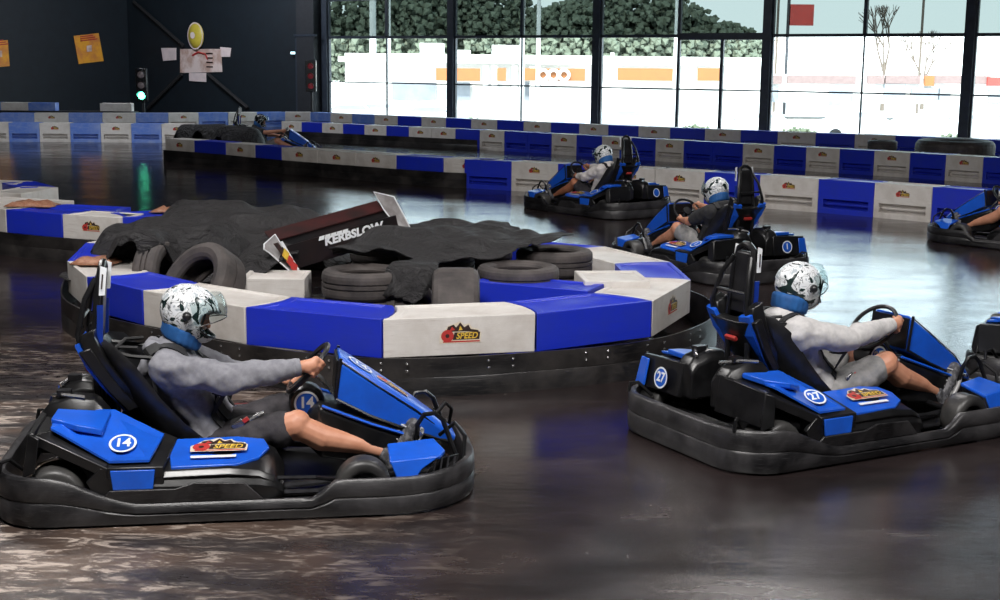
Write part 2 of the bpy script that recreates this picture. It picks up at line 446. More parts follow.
        o = place_mesh('speed_logo', LOGO, frame(my((-.10,-.385,.2895),s)+nr*.004, xd, nr.cross(xd)) @ Matrix.Scale(.25,4), pt)
        wl = mb(); wl.box((0,0,0), (.20,.022,.002), 'white')
        o = wl.build('white_strip', pt); o.matrix_local = frame(my((-.12,-.475,.266),s)+nr*.006, xd, nr.cross(xd))
        m = mb(); m.slab([my(p,s) for p in ((-.56,-.598,.165),(-.28,-.598,.165),(-.20,-.598,.190),(.02,-.598,.182),(.10,-.59,.10),(-.62,-.59,.10))], .01, 'bumper', off=(0,.014*s,0))
        m.build('side_guard', pod, bevel=.004)
        # front fender
        m = mb()
        m.slab([my(p,s) for p in ((.665,-.52,.235),(.665,-.34,.268),(.89,-.27,.268),(.93,-.40,.245),(.90,-.47,.240))], .02, 'kblue')
        m.slab([my(p,s) for p in ((.665,-.525,.235),(.90,-.475,.238),(.81,-.52,.190),(.755,-.545,.105),(.715,-.55,.105))], .02, 'kblue', off=(0,.014*s,0))
        ff = m.build('front_fender', root, bevel=.006)
        m = mb(); m.slab([my(p,s) for p in ((.84,-.505,.18),(.905,-.465,.225),(1.0,-.36,.21),(.97,-.42,.13),(.80,-.53,.10))], .02, 'kblack', off=(0,.014*s,0))
        for k in range(4):
            x = .86+.03*k; m.tube([my((x,-.50+.12*(x-.86),.13),s), my((x+.02,-.47+.2*(x-.86),.23),s)], .005, 'steel', 5)
        m.build('grille', ff)
        # nose hoop
        m = mb(); m.tube([my(p,s) for p in ((.82,-.18,.20),(.82,-.21,.32),(.85,-.22,.37),(.90,-.22,.375),(.94,-.22,.34),(1.0,-.25,.17))], .012, 'kblack', 8)
        m.build('nose_hoop', root, smooth=True)
        m = mb(); m.tube([my(p,s) for p in ((.93,-.16,.25),(1.0,-.20,.32),(1.04,-.26,.27),(1.03,-.30,.17))], .010, 'kblack', 8)
        m.build('nose_brace', root, smooth=True)
        # pedals
        m = mb(); m.tube([my(p,s) for p in ((.80,-.15,.07),(.80,-.17,.20),(.83,-.17,.27))], .008, 'chrome', 6)
        m.tube([my(p,s) for p in ((.835,-.115,.27),(.835,-.225,.27))], .010, 'chrome', 6); m.build('pedal', root, smooth=True)
    # steering fairing
    m = mb(); rings = []
    for x, zt, zb, w in ((.435,.635,.43,.150),(.60,.525,.345,.155),(.80,.385,.262,.140),(.93,.285,.215,.115),(1.0,.225,.19,.085)):
        rings.append([V((x-.02*(zt-zb)*5*0, -w, zb)), V((x,-w*1.03,zt-.02)), V((x,-w*.8,zt)), V((x,w*.8,zt)), V((x,w*1.03,zt-.02)), V((x,w,zb))])
    for r in rings: 
        for q in (1,2,3,4): r[q].x += .02
    m.loft(rings, 'kblue'); fr = m.build('steering_fairing', root, bevel=.008)
    m = mb()
    m.slab([(.440,-.135,.445),(.440,.135,.445),(.452,.135,.62),(.452,-.135,.62)], .01, 'kblack', off=(-.012,0,0))
    for s in (1,-1):
        m.tube([(.462,s*.153,.635),(.436,s*.152,.44),(.60,s*.158,.352),(.80,s*.143,.268),(.98,s*.095,.20)], .009, 'kblack', 6)
        m.tube([(.462,s*.153,.622),(.62,s*.160,.510),(.82,s*.146,.372),(.99,s*.098,.222)], .004, 'kblack', 5)
    m.build('fairing_trim', fr, smooth=True)
    A, B = V((.455,0,.635)), V((.82,0,.385)); d = (B-A).normalized(); nn = V((-d.z,0,d.x)); nn = nn if nn.z > 0 else -nn
    m2 = Matrix.Scale(1.15, 4)
    place_mesh('number_disc', num, frame(A+d*.125+nn*.006, d, (0,1,0)) @ m2, fr)
    place_mesh('speed_logo', LOGO, frame(A+d*.31+nn*.006, d, (0,1,0)) @ Matrix.Scale(.18,4), fr)
    m = mb(); rings = []
    for x, zt, zb, w in ((.30,.36,.20,.10),(.36,.415,.16,.17),(.60,.33,.12,.20),(.82,.25,.10,.17),(.92,.2,.1,.12)):
        rings.append([V((x,-w,zb)), V((x,-w,zt-.02)), V((x,-w*.85,zt)), V((x,w*.85,zt)), V((x,w,zt-.02)), V((x,w,zb))])
    m.loft(rings, 'kblack'); nb = m.build('nose_body', root, bevel=.012)
    m = mb()
    for s in (1,-1):
        m = mb(); m.tube([(.37,s*.172,.412),(.60,s*.202,.325),(.80,s*.178,.252)], .008, 'kblue', 6); m.build('stripe', nb, smooth=True)
    # fuel tank with disc between the knees
    m = mb(); m.lathe([(.001,-.06),(.075,-.06),(.085,-.04),(.085,.04),(.075,.06),(.001,.06)], 'kblack', 20, Matrix.Translation((.30,0,.40)) @ Matrix.Rotation(PI/2,4,'X'))
    tk = m.build('fuel_tank', root, smooth=True)
    for s in (1,-1): place_mesh('number_disc', num, frame((.30,s*.064,.40), (-s,0,0), (0,0,1)), tk)
    # steering wheel
    c = V((.31,0,.56)); ax = V((-.75,0,.66)).normalized(); u = V((.66,0,.75)).normalized(); vv = V((0,1,0))
    m = mb(); m.tube([c+u*.145*math.cos(a)+vv*.150*math.sin(a) for a in [2*PI*k/32 for k in range(32)]], .0125, 'seat', 8, closed=True)
    sw = m.build('steering_wheel', root, smooth=True)
    m = mb()
    for a in (PI/2, -PI/2, PI): m.tube([c-ax*.02, c+(u*.14*math.cos(a)+vv*.145*math.sin(a))], .009, 'steel', 6)
    m.tube([c, c-ax*.08, V((.62,0,.22))], .013, 'chrome', 8)
    m.lathe([(.001,.0),(.045,0),(.045,.02),(.001,.022)], 'seat', 16, frame(c-ax*.01, u, ax.cross(u)))
    m.build('wheel_hub', sw, smooth=True)
    # seat: reclined bucket lofted along its back line
    m = mb(); rings = []; inner = []
    spine = [(.12,.155,.19),(.0,.110,.20),(-.16,.10,.21),(-.28,.15,.215),(-.38,.27,.22),(-.47,.42,.215),(-.56,.58,.205),(-.62,.69,.17),(-.64,.73,.10)]
    wall = [.07,.12,.16,.17,.15,.12,.10,.06,.02]
    ns = len(spine)
    for i, (x, z, w) in enumerate(spine):
        a = spine[min(i+1,ns-1)]; b = spine[max(i-1,0)]
        t = V((a[0]-b[0],0,a[1]-b[1])).normalized(); nn = V((t.z,0,-t.x))
        if nn.x < 0 and nn.z < 0: nn = -nn
        h = wall[i]; pts = []
        for k in range(11):
            q = -1+2*k/10; pts.append(V((x, w*math.copysign(abs(q)**.85, q), z)) + nn*h*abs(q)**3.2)
        back = [p - nn*.022 for p in reversed(pts)]
        rings.append(pts+back)
    m.loft(rings, 'seat'); seat = m.build('seat', root, smooth=True, ang=50)
    # blue seat-back shell with two raised lobes and a tail lamp
    m = mb(); rings = []
    for x, z, w in ((-.50,.40,.13),(-.58,.50,.155),(-.655,.62,.185),(-.70,.70,.20)):
        rings.append([V((x+.03,-w,z+.02)), V((x-.02,-w*1.05,z)), V((x-.05,-w*.5,z-.015)), V((x-.05,w*.5,z-.015)), V((x-.02,w*1.05,z)), V((x+.03,w,z+.02)), V((x+.0,w*.6,z+.005)), V((x,-w*.6,z+.005))])
    m.loft(rings, 'kblack'); sb = m.build('seat_shell', root, bevel=.006)
    for s in (1,-1):
        m = mb(); rings = []
        for x, z, y0, y1 in ((-.50,.40,.02,.12),(-.585,.51,.04,.15),(-.66,.62,.075,.175),(-.705,.73,.105,.185),(-.70,.765,.12,.175)):
            rings.append([my((x+.05,y0,z+.03),s), my((x-.02,y0,z),s), my((x-.03,(y0+y1)/2,z),s), my((x-.012,y1,z+.01),s), my((x+.06,y1+.008,z+.04),s)])
        for r in rings:
            r[0].x += .0; r[4].x -= .01
        m.loft(rings, 'kblack'); lb = m.build('shell_lobe', sb, bevel=.006)
        m = mb()
        for (a_, b_, c_, d_) in [(rings[i][1], rings[i][3], rings[i+1][3], rings[i+1][1]) for i in range(3)]: 
            m.slab([V(q)+V((-.026,0,-.012)) for q in (a_, b_, c_, d_)], .012, 'kblue', off=(.02,0,.012))
        m.build('blue_panel', lb)
    m = mb(); m.box((-.71,0,.585), (.02,.09,.025), 'red', Matrix.Rotation(math.radians(-30),3,'Y')); m.build('tail_lamp', sb, bevel=.004)
    # head guard mast
    m = mb()
    for s in (1,-1):
        m.tube([(-.66,s*.085,.40),(-.672,s*.085,.70),(-.645,s*.075,.98),(-.63,s*.06,1.06),(-.628,s*.02,1.085),(-.628,0,1.086)], .017, 'kblack', 8)
        m.tube([(-.72,s*.15,.70),(-.735,s*.145,.77),(-.70,s*.11,.93),(-.655,s*.07,1.02)], .013, 'kblack', 8)
        m.tube([(-.665,s*.085,.70),(-.50,s*.14,.665),(-.40,s*.14,.655)], .011, 'kblack', 6)
    m.tube([(-.72,-.13,.84),(-.72,.13,.84)], .009, 'kblack', 6)
    mast = m.build('head_guard', root, smooth=True)
    m = mb(); m.slab([(-.64,-.07,.72),(-.615,-.062,1.05),(-.615,.062,1.05),(-.64,.07,.72)], .03, 'seat', off=(-.035,0,-.003)); m.build('head_pad', mast, bevel=.012)
    for s in (1,-1):
        m = mb(); m.slab([my(p,s) for p in ((-.638,-.100,.945),(-.612,-.097,.945),(-.600,-.088,1.07),(-.628,-.090,1.08))], .006, 'white', off=(0,-.006*s,0))
        m.slab([my(p,s) for p in ((-.628,-.1075,.975),(-.622,-.1070,.975),(-.615,-.099,1.04),(-.621,-.099,1.045))], .004, 'ink', off=(0,-.003*s,0))
        m.build('side_plate', mast)
        m = mb(); m.slab([my(p,s) for p in ((-.66,-.104,.62),(-.632,-.104,.62),(-.620,-.100,.90),(-.648,-.100,.90))], .006, 'kblue_dk', off=(0,-.006*s,0)); m.build('blue_strip', mast)
    m = mb()
    for s in (1,-1):
        m.tube([(-.60,s*.02,.66),(-.55,s*.10,.70),(-.47,s*.12,.70)], .009, 'strap', 6)
    m.build('belt_guide', mast, smooth=True)
    return root

# ------------------------------------------------------------------ people
def remeshed(m, name, voxel, smooth_it=6, cloth=None):
    me = m.mesh('tmp'); o = bpy.data.objects.new('tmp', me); C.objects.link(o)
    r = o.modifiers.new('r', 'REMESH'); r.mode = 'VOXEL'; r.voxel_size = voxel; r.use_smooth_shade = True
    sm = o.modifiers.new('s', 'SMOOTH'); sm.factor = .5; sm.iterations = smooth_it
    dg = bpy.context.evaluated_depsgraph_get(); out = bpy.data.meshes.new_from_object(o.evaluated_get(dg))
    bpy.data.objects.remove(o); bpy.data.meshes.remove(me)
    if cloth:
        amp, sc, seed = cloth
        out.update()
        nr = [v.normal.copy() for v in out.vertices]
        for v, q in zip(out.vertices, nr):
            p = v.co
            w = noise.fractal(V((p.x*sc+p.z*sc*.6+seed, p.y*sc*.6, p.z*sc*.5)), .9, 2.1, 3)
            w2 = 1-abs(noise.noise(V((p.x*sc*.9+seed, p.y*sc*.5, p.z*sc*1.3+5))))*2
            v.co = p + q*amp*(.6*w + .5*w2)
    out.polygons.foreach_set('use_smooth', [True]*len(out.polygons))
    out.name = name
    return out
def obj_of(me, name, parent, mt):
    me.materials.clear(); me.materials.append(MT[mt])
    o = bpy.data.objects.new(name, me); C.objects.link(o); o.parent = parent
    return o
class Pose:
    def __init__(s, knee=(.24,.35), lean=0.0, head=(-.225,.83), pitch=20, yaw=0, ph=(18,-42)):
        s.ph = ph; s.knee = knee; s.lean = lean; s.head = V((head[0], 0, head[1])); s.pitch = pitch; s.yaw = yaw
WC = V((.31,0,.56)); WA = V((-.75,0,.66)).normalized(); WU = V((.66,0,.75)).normalized()
def limbs(P, s):
    d = {}
    d['sh'] = V((-.335+P.lean, s*.165, .612)); d['el'] = V((-.065+P.lean*.5, s*.225, .565 if s < 0 else .500))
    ph = math.radians(P.ph[0] if s < 0 else P.ph[1]); cy = V((0,s,0))
    rim = WC + WU*.145*math.sin(ph) + cy*.150*math.cos(ph); d['t'] = WU*math.cos(ph) - cy*math.sin(ph); d['o'] = cy*math.cos(ph) + WU*math.sin(ph)
    d['rim'] = rim; d['pc'] = rim + d['o']*.026 + WA*.022 - d['t']*.004
    d['wr'] = d['pc'] + (d['el']-d['pc']).normalized()*.055
    d['hip'] = V((-.10, s*.085, .225)); d['kn'] = V((P.knee[0], s*.185, P.knee[1])); d['an'] = V((.665, s*.165, .175))
    return d
def make_driver(P, shirt, shorts, sleeves='long', skin='skin', helmet='helmet', shoes='shoe', hood=False, name='person'):
    root = bpy.data.objects.new(name, None); C.objects.link(root)
    ln = P.lean; b = mb()
    chest = V((-.275+ln*.8, 0, .50)); neck = V((-.315+ln, 0, .645)); pel = V((-.12,0,.225)); waist = V((-.19+ln*.4,0,.36)); hd = P.head + V((ln,0,0))
    Y = (0,1,0)
    def trunk(k, mm):
        mm.capsule(pel, .150+k, waist, .135+k, .78, Y); mm.capsule(waist, .135+k, chest, .165+k, .72, Y)
        mm.capsule(chest, .165+k, neck+V((0,0,-.03)), .115+k, .70, Y)
        for s in (1,-1):
            L = limbs(P, s); mm.capsule(chest+V((0,s*.09,.03)), .085+k, L['sh'], .062+k); mm.capsule(neck+V((0,s*.03,-.01)), .055+k, L['sh']+V((0,0,.0)), .055+k)
    trunk(0, b)
    b.capsule(neck, .056, hd+V((-.02,0,-.05)), .054)
    rot = Matrix.Rotation(math.radians(P.yaw),3,'Z') @ Matrix.Rotation(math.radians(P.pitch),3,'Y')
    hv = lambda x,y,z: hd + rot @ V((x,y,z))
    b.capsule(hv(-.015,0,.03), .088, hv(.02,0,.02), .080, .95, rot @ V((0,1,0)))
    b.capsule(hv(.02,0,-.02), .068, hv(.045,0,-.065), .042, .9, rot @ V((0,1,0)))
    b.capsule(hv(.088,0,.02), .010, hv(.108,0,-.012), .014)            # nose
    for s in (1,-1):
        b.capsule(hv(-.01,s*.082,.0), .016, hv(-.012,s*.084,.025), .016)  # ears
        b.capsule(hv(.075,s*.014,-.042), .010, hv(.078,0,-.041), .010)    # lips
        b.capsule(hv(.080,s*.018,.040), .011, hv(.068,s*.05,.040), .011)  # brow
        L = limbs(P, s)
        b.capsule(L['sh'], .060, L['el'], .045); b.capsule(L['el'], .045, L['el'].lerp(L['wr'],.35), .043); b.capsule(L['el'].lerp(L['wr'],.35), .043, L['wr'], .028)
        # hand
        out = L['o']; T_ = L['t']; rim = L['rim']
        b.capsule(L['wr'], .029, L['pc'], .033, .75, T_)
        b.capsule(L['pc']-T_*.026, .021, L['pc']+T_*.028, .022, .9)
        for q, (t, ln2) in enumerate(((-.034,.80),(-.0115,.93),(.0115,1.0),(.034,.94))):
            o = rim + T_*t*1.08; r = .0105
            k0 = o + out*.024 + WA*.022; k1 = o + out*.026 - WA*.012*ln2; k2 = o + out*.002 - WA*.028*ln2; k3 = o - out*.022*ln2 - WA*.014; k4 = o - out*.020*ln2 + WA*.004
            for a_, b_ in ((k0,k1),(k1,k2),(k2,k3),(k3,k4)): b.capsule(a_, r, b_, r*.95, seg=8)
        b.capsule(L['pc']+WA*.004-T_*.004, .016, rim+out*.006+WA*.027+T_*.016, .012, seg=8); b.capsule(rim+out*.006+WA*.027+T_*.016, .012, rim-out*.014+WA*.022+T_*.040, .010, seg=8)
        # legs
        b.capsule(L['hip'], .095, L['kn'], .070); b.capsule(L['kn']+V((.01,0,.012)), .064, L['kn']+V((.02,0,-.015)), .062)
        calf = L['kn'].lerp(L['an'], .32) + V((-.012,0,-.016))
        b.capsule(L['kn'], .060, calf, .066); b.capsule(calf, .066, L['kn'].lerp(L['an'],.72), .044); b.capsule(L['kn'].lerp(L['an'],.70), .044, L['an'], .035)
        b.capsule(L['an'], .036, L['an']+V((.04,0,-.05)), .034); b.capsule(L['an']+V((.04,0,-.05)), .032, L['an']+V((.125,0,.12)), .026, .8, Y)
    body = obj_of(remeshed(b, 'body', .0062, 3), 'body', root, skin)
    for s in (1,-1):
        e = mb(); e.capsule(hv(.078,s*.032,.022), .012, hv(.079,s*.032,.022), .012); e.build('eye', body, smooth=True).data.materials[0] = MT['eye']
    # shirt
    m = mb(); trunk(.020, m)
    for s in (1,-1):
        L = limbs(P, s)
        if sleeves == 'long':
            m.capsule(L['sh'], .078, L['el'], .064); m.capsule(L['el'], .064, L['el'].lerp(L['wr'],.5), .056); m.capsule(L['el'].lerp(L['wr'],.5), .056, L['el'].lerp(L['wr'],.86), .045)
        else:
            m.capsule(L['sh'], .080, L['sh'].lerp(L['el'],.66), .072)
    if hood:
        pts = [neck+V((.06,.10,.02)), neck+V((-.04,.125,.03)), neck+V((-.10,.07,.045)), neck+V((-.12,0,.04)), neck+V((-.10,-.07,.045)), neck+V((-.04,-.125,.03)), neck+V((.06,-.10,.02))]
        for i in range(2,4): m.capsule(pts[i]+V((0,0,-.012)), .034, pts[i+1]+V((0,0,-.012)), .034)
        m.capsule(neck+V((-.06,0,0)), .075, neck+V((-.14,0,-.08)), .05, .6, Y)
    else:
        m.capsule(neck+V((-.02,0,.0)), .075, neck+V((0,0,.025)), .068)
    m.capsule(pel+V((.0,0,-.0)), .165, pel+V((-.02,0,.05)), .163, .8, Y)
    sh = obj_of(remeshed(m, 'shirt', .0085, 9, (.020 if sleeves == 'long' else .012, 8.5, random.random()*9)), 'hoodie' if hood else 'shirt', root, shirt)
    if sleeves == 'long':
        for s in (1,-1):
            L = limbs(P, s); m = mb(); a = L['el'].lerp(L['wr'],.80); c2 = L['el'].lerp(L['wr'],1.0); t = (c2-a)
            m.tube([a, a+t*.2, a+t*.8, a+t*1.0, a+t*.98, a+t*.5], [.042,.045,.044,.041,.030,.026], None, 16); m.mats = [shirt]
            m.build('cuff', sh, smooth=True)
    # shorts
    m = mb(); m.capsule(pel+V((.02,0,-.0)), .160, pel+V((.06,0,.02)), .150, .8, Y)
    for s in (1,-1):
        L = limbs(P, s); m.capsule(L['hip'], .112, L['hip'].lerp(L['kn'],.80), .085)
    so = obj_of(remeshed(m, 'shorts', .010, 6, (.016, 8, random.random()*9)), 'shorts', root, shorts)
    # shoes
    for s in (1,-1):
        L = limbs(P, s); a = L['an']; m = mb()
        m.capsule(a+V((.0,0,-.005)), .044, a+V((.04,0,-.055)), .044); m.capsule(a+V((.035,0,-.055)), .045, a+V((.135,0,.13)), .036, .85, Y); m.capsule(a+V((.10,0,.05)), .043, a+V((.135,0,.13)), .037, .9, Y)
        so_ = obj_of(remeshed(m, 'shoe', .007, 3), 'shoe', root, shoes)
        q = mb(); d = V((.10,0,.185)).normalized(); nn = V((d.z,0,-d.x)); c0 = a+V((.045,0,-.085))+nn*.020
        rings = [[c0 + d*(t*.235) + nn*o + V((0,w,0)) for w, o in ((-h,0),(h,0),(h,.018),(-h,.018))] for t, h in ((-.05,.02),(.05,.034),(.3,.036),(.6,.040),(.9,.034),(1.02,.018))]
        q.loft(rings, 'sole'); q.build('sole', so_, bevel=.004)
        q = mb()
        for k in range(4):
            p = a + V((.055+.02*k, 0, .022+.030*k)); q.tube([p+V((-.012,-.022,.014)), p+V((-.034,0,.022)), p+V((-.012,.022,.014))], .0035, 'sole', 5)
        q.build('laces', so_)
    # belts hugging the shirt
    sme = sh.data; bv = BVHTree.FromPolygons([v.co.copy() for v in sme.vertices], [tuple(p.vertices) for p in sme.polygons])
    def strap(path, w=.022, nm='belt'):
        pts = []
        for i in range(len(path)-1):
            for k in range(5): pts.append(V(path[i]).lerp(V(path[i+1]), k/5))
        pts.append(V(path[-1])); L_, R_ = [], []
        prj = []
        for p in pts:
            h, n_, _, _ = bv.find_nearest(p)
            if n_.dot(p-h) < 0 and (p-h).length > .05: n_ = n_
            prj.append((h+n_*.007, n_))
        rings = []
        for i, (p, n_) in enumerate(prj):
            t = (prj[min(i+1,len(prj)-1)][0]-prj[max(i-1,0)][0]).normalized(); sd = t.cross(n_).normalized()
            rings.append([p-sd*w-n_*.004, p+sd*w-n_*.004, p+sd*w+n_*.003, p-sd*w+n_*.003])
        m = mb(); m.loft(rings, 'strap'); return m.build(nm, root, smooth=True)
    for s in (1,-1):
        strap([(-.43+ln,s*.10,.67),(-.36+ln,s*.11,.72),(-.24+ln,s*.11,.66),(-.13+ln,s*.12,.52),(-.03,s*.14,.38)])
        strap([(-.13+ln,s*.20,.50),(-.09,s*.20,.42),(-.05,s*.19,.34),(-.03,s*.17,.29)], .016)
    m = mb(); m.box((-.02,-.185,.335), (.06,.012,.035), 'chrome', Matrix.Rotation(-.6,3,'Y')); m.box((.015,-.19,.36), (.03,.016,.02), 'red', Matrix.Rotation(-.6,3,'Y')); m.tube([(0,-.18,.33),(.06,-.17,.37),(.10,-.16,.385)], .013, 'chrome', 6)
    m.build('buckle', root, bevel=.003)
    # helmet
    hm = Matrix.Translation(hd + V((.01,0,.012))) @ rot.to_4x4()
    m = mb(); nu, nv = 56, 34; vs = []; idx = {}
    for j in range(nv+1):
        el = math.radians(-66 + (90+66)*j/nv)
        for i in range(nu):
            az = 2*PI*i/nu - PI
            x, y, z = math.cos(el)*math.cos(az), math.cos(el)*math.sin(az), math.sin(el)
            fr = max(0, x); k = 1
            px = x*.142; py = y*.118; pz = z*.132
            if z < 0 and x > 0: px += .030*fr*min(1,-z*1.8); py *= 1-.16*fr*min(1,-z*1.5); pz -= .020*fr*min(1,-z*1.5)
            if x < 0 and z < -.2: px *= 1-.15*(-z-.2)
            if x < -.2 and z > .1: px -= .008
            vs.append((px,py,pz)); idx[(i,j)] = len(vs)-1
    fs = []; tr = []
    def hole(i, j):
        az = abs((i+.5)*360/nu-180); el = -66+(156)*(j+.5)/nv
        return az < 62-max(0,abs(el-2)-8)*.9 and -24 < el < 24
    for j in range(nv):
        for i in range(nu):
            if not hole(i,j): fs.append((idx[(i,j)], idx[((i+1)%nu,j)], idx[((i+1)%nu,j+1)], idx[(i,j+1)]))
    m.add(vs, fs, helmet); m.v = [hm @ p for p in m.v]
    ho = m.build('helmet', root, smooth=True, ang=80)
    so2 = ho.modifiers.new('thick', 'SOLIDIFY'); so2.thickness = .018; so2.offset = -1
    # trims and visor (visor swung up)
    m = mb(); pts = []
    for a in range(-60, 61, 6): pts.append((a, 24-max(0,abs(a)-40)*.35))
    for a in range(60, -61, -6): pts.append((a, -24+max(0,abs(a)-40)*.35))
    P3 = []
    for a, e in pts:
        a = math.radians(a); e = math.radians(e); x, y, z = math.cos(e)*math.cos(a), math.cos(e)*math.sin(a), math.sin(e)
        px, py, pz = x*.142, y*.118, z*.132
        if z < 0: px += .030*x*min(1,-z*1.8); py *= 1-.16*x*min(1,-z*1.5); pz -= .02*x*min(1,-z*1.5)
        P3.append(hm @ V((px*1.01,py*1.01,pz)))
    m.tube(P3, .006, 'seat', 6, closed=True); m.build('eyeport_trim', ho, smooth=True)
    m = mb(); rings = []
    vr = Matrix.Rotation(math.radians(-36),4,'Y')
    for e in range(-22, 24, 5):
        rg = []
        for a in range(-84, 85, 6):
            a_ = math.radians(a); e_ = math.radians(e); rg.append(hm @ vr @ V((.172*math.cos(e_)*math.cos(a_)+.004, .129*math.cos(e_)*math.sin(a_), .155*math.sin(e_))))
        rings.append(rg)
    m.loft(rings, 'visor', cap=False, closed=False); vo = m.build('visor', ho, smooth=True, ang=180)
    sv = vo.modifiers.new('thick', 'SOLIDIFY'); sv.thickness = .0025
    m = mb(); m.tube(rings[0], .0025, 'seat', 6)
    for s in (1,-1): m.capsule(hm @ V((-.005,s*.122,.0)), .022, hm @ V((-.005,s*.126,.0)), .022, m='seat')
    m.build('visor_trim', vo, smooth=True)
    # blue neck collar
    m = mb(); cpts = []; nc = neck.lerp(hd, .45)
    tilt = Matrix.Rotation(math.radians(P.pitch*1.2),3,'Y')
    for k in range(20):
        a = 2*PI*k/20; cpts.append(nc + V((.0,0,.01)) + tilt @ V((.085*math.cos(a), .082*math.sin(a), 0)))
    for i in range(20): m.capsule(cpts[i]+V((0,0,-.020)), .018, cpts[i]+tilt @ V((0,0,.032)), .022, seg=8)
    obj_of(remeshed(m, 'collar', .008, 3, (.004,14,2)), 'neck_collar', root, 'collar')
    return root
# ------------------------------------------------------------------ karts and drivers
def sit(o, x, y, rz): o.location = (x, y, o.location.z); o.rotation_euler = (0, 0, rz)
plain = disc_mesh(None)
D14, D27, D1 = disc_mesh('14'), disc_mesh('27'), disc_mesh('1')
KARTS = [  # x, y, heading, disc, label
 (-1.228, 6.31, math.radians(9), D14, 'blue and black go-kart numbered 14 carrying the driver in the grey hoodie'),
 (1.865, 7.44, math.radians(28.5), D27, 'blue and black go-kart numbered 27 with blue seat lobes and worn bumper'),
 (2.06, 13.6, math.radians(90+27), D1, 'blue and black go-kart numbered 1 between the oval island and the straight barrier'),
 (1.31, 19.07, math.radians(90+38), plain, 'dark blue go-kart with an unreadable number, running along the white and blue barrier'),
 (6.15, 15.75, math.radians(90+42), plain, 'go-kart cut off at the frame edge, nose pointing at the barrier, behind kart 27'),
 (3.92, 9.1, math.radians(66), plain, 'go-kart just ahead of kart 27, only its tail in view'),
 (-5.0, 29.2, math.radians(0), plain, 'dark go-kart half hidden beyond the low barrier near the dark wall'),
]
protos = {}
built = []
first = make_kart(D14); index_kids()
for i, (x, y, rz, dm, lab) in enumerate(KARTS):
    if i == 0: k = first
    else:
        k = copy_tree(first)
        stack = [k]
    built.append(k); tag(k, lab, 'go-kart', 'rental karts on the track'); sit(k, x, y, rz)
index_kids()
def walk(o):
    for c in kids.get(o.name, []):
        yield c
        yield from walk(c)
for k, (x, y, rz, dm, lab) in zip(built, KARTS):
    pass
    for c in walk(k):
        if c.type == 'MESH' and c.data is D14 and dm is not D14: c.data = dm
# the tail print sits on one side only, the one away from the filler
proto_side = {}
for o_, s_ in SIDED: proto_side[(o_.data.name if o_.name.startswith('corner') else 'disc', round(o_.matrix_local.translation.y, 2))] = s_
for k, (x, y, rz, dm, lab) in zip(built, KARTS):
    drop = -1 if rz < 1.0 else 1
    for c in list(walk(k)):
        if c.name.startswith('corner_strip'):
            ys = [v.co.y for v in c.data.vertices]; sd = 1 if sum(ys) > 0 else -1
        elif c.name.startswith('number_disc') and c.location.x < -.9: sd = 1 if c.location.y > 0 else -1
        else: continue
        if sd == drop: bpy.data.objects.remove(c)
index_kids()
A = Pose(knee=(.245,.325), head=(-.250,.830), pitch=24)
B = Pose(knee=(.235,.385), head=(-.215,.825), pitch=14, lean=-.05)
Cp = Pose(knee=(.20,.390), lean=.03, head=(-.215,.800), pitch=22)
d14 = make_driver(A, 'grey_knit', 'black_shorts', 'long', 'skin', 'helmet', 'shoe', True)
d27 = make_driver(B, 'pale_knit', 'grey_shorts', 'long', 'skin', 'helmet', 'shoe', False)
d1 = make_driver(Cp, 'black_tee', 'grey_shorts', 'short', 'skin', 'helmet', 'shoe', False)
dB = make_driver(Cp, 'white_tee', 'black_shorts', 'long', 'skin_tan', 'helmet', 'shoe', False)
index_kids()
dR = copy_tree(d1); dF = copy_tree(d27); dD = copy_tree(d1)
index_kids()
for c in walk(dD):
    if c.name.startswith('helmet'): c.data = c.data.copy(); c.data.materials[0] = MT['helmet_dark']
DR = [(d14, 0, 'person in grey hoodie, black shorts and white-black helmet driving kart 14'),
      (d27, 1, 'person in pale grey top, grey shorts and black-white helmet driving kart 27'),
      (d1, 2, 'person in black T-shirt and white helmet leaning over the wheel of kart 1'),
      (dB, 3, 'person in white long-sleeved top and tan legs driving the farthest kart before the barrier'),
      (dR, 4, 'person in dark top seated in the kart cut off at the frame edge'),
      (dF, 5, 'person in pale top driving the kart just ahead of kart 27'),
      (dD, 6, 'person in black with a dark white-marked helmet, beyond the low barrier')]
for d, i, lab in DR:
    tag(d, lab, 'person', 'drivers seated in the karts'); sit(d, *KARTS[i][:3])

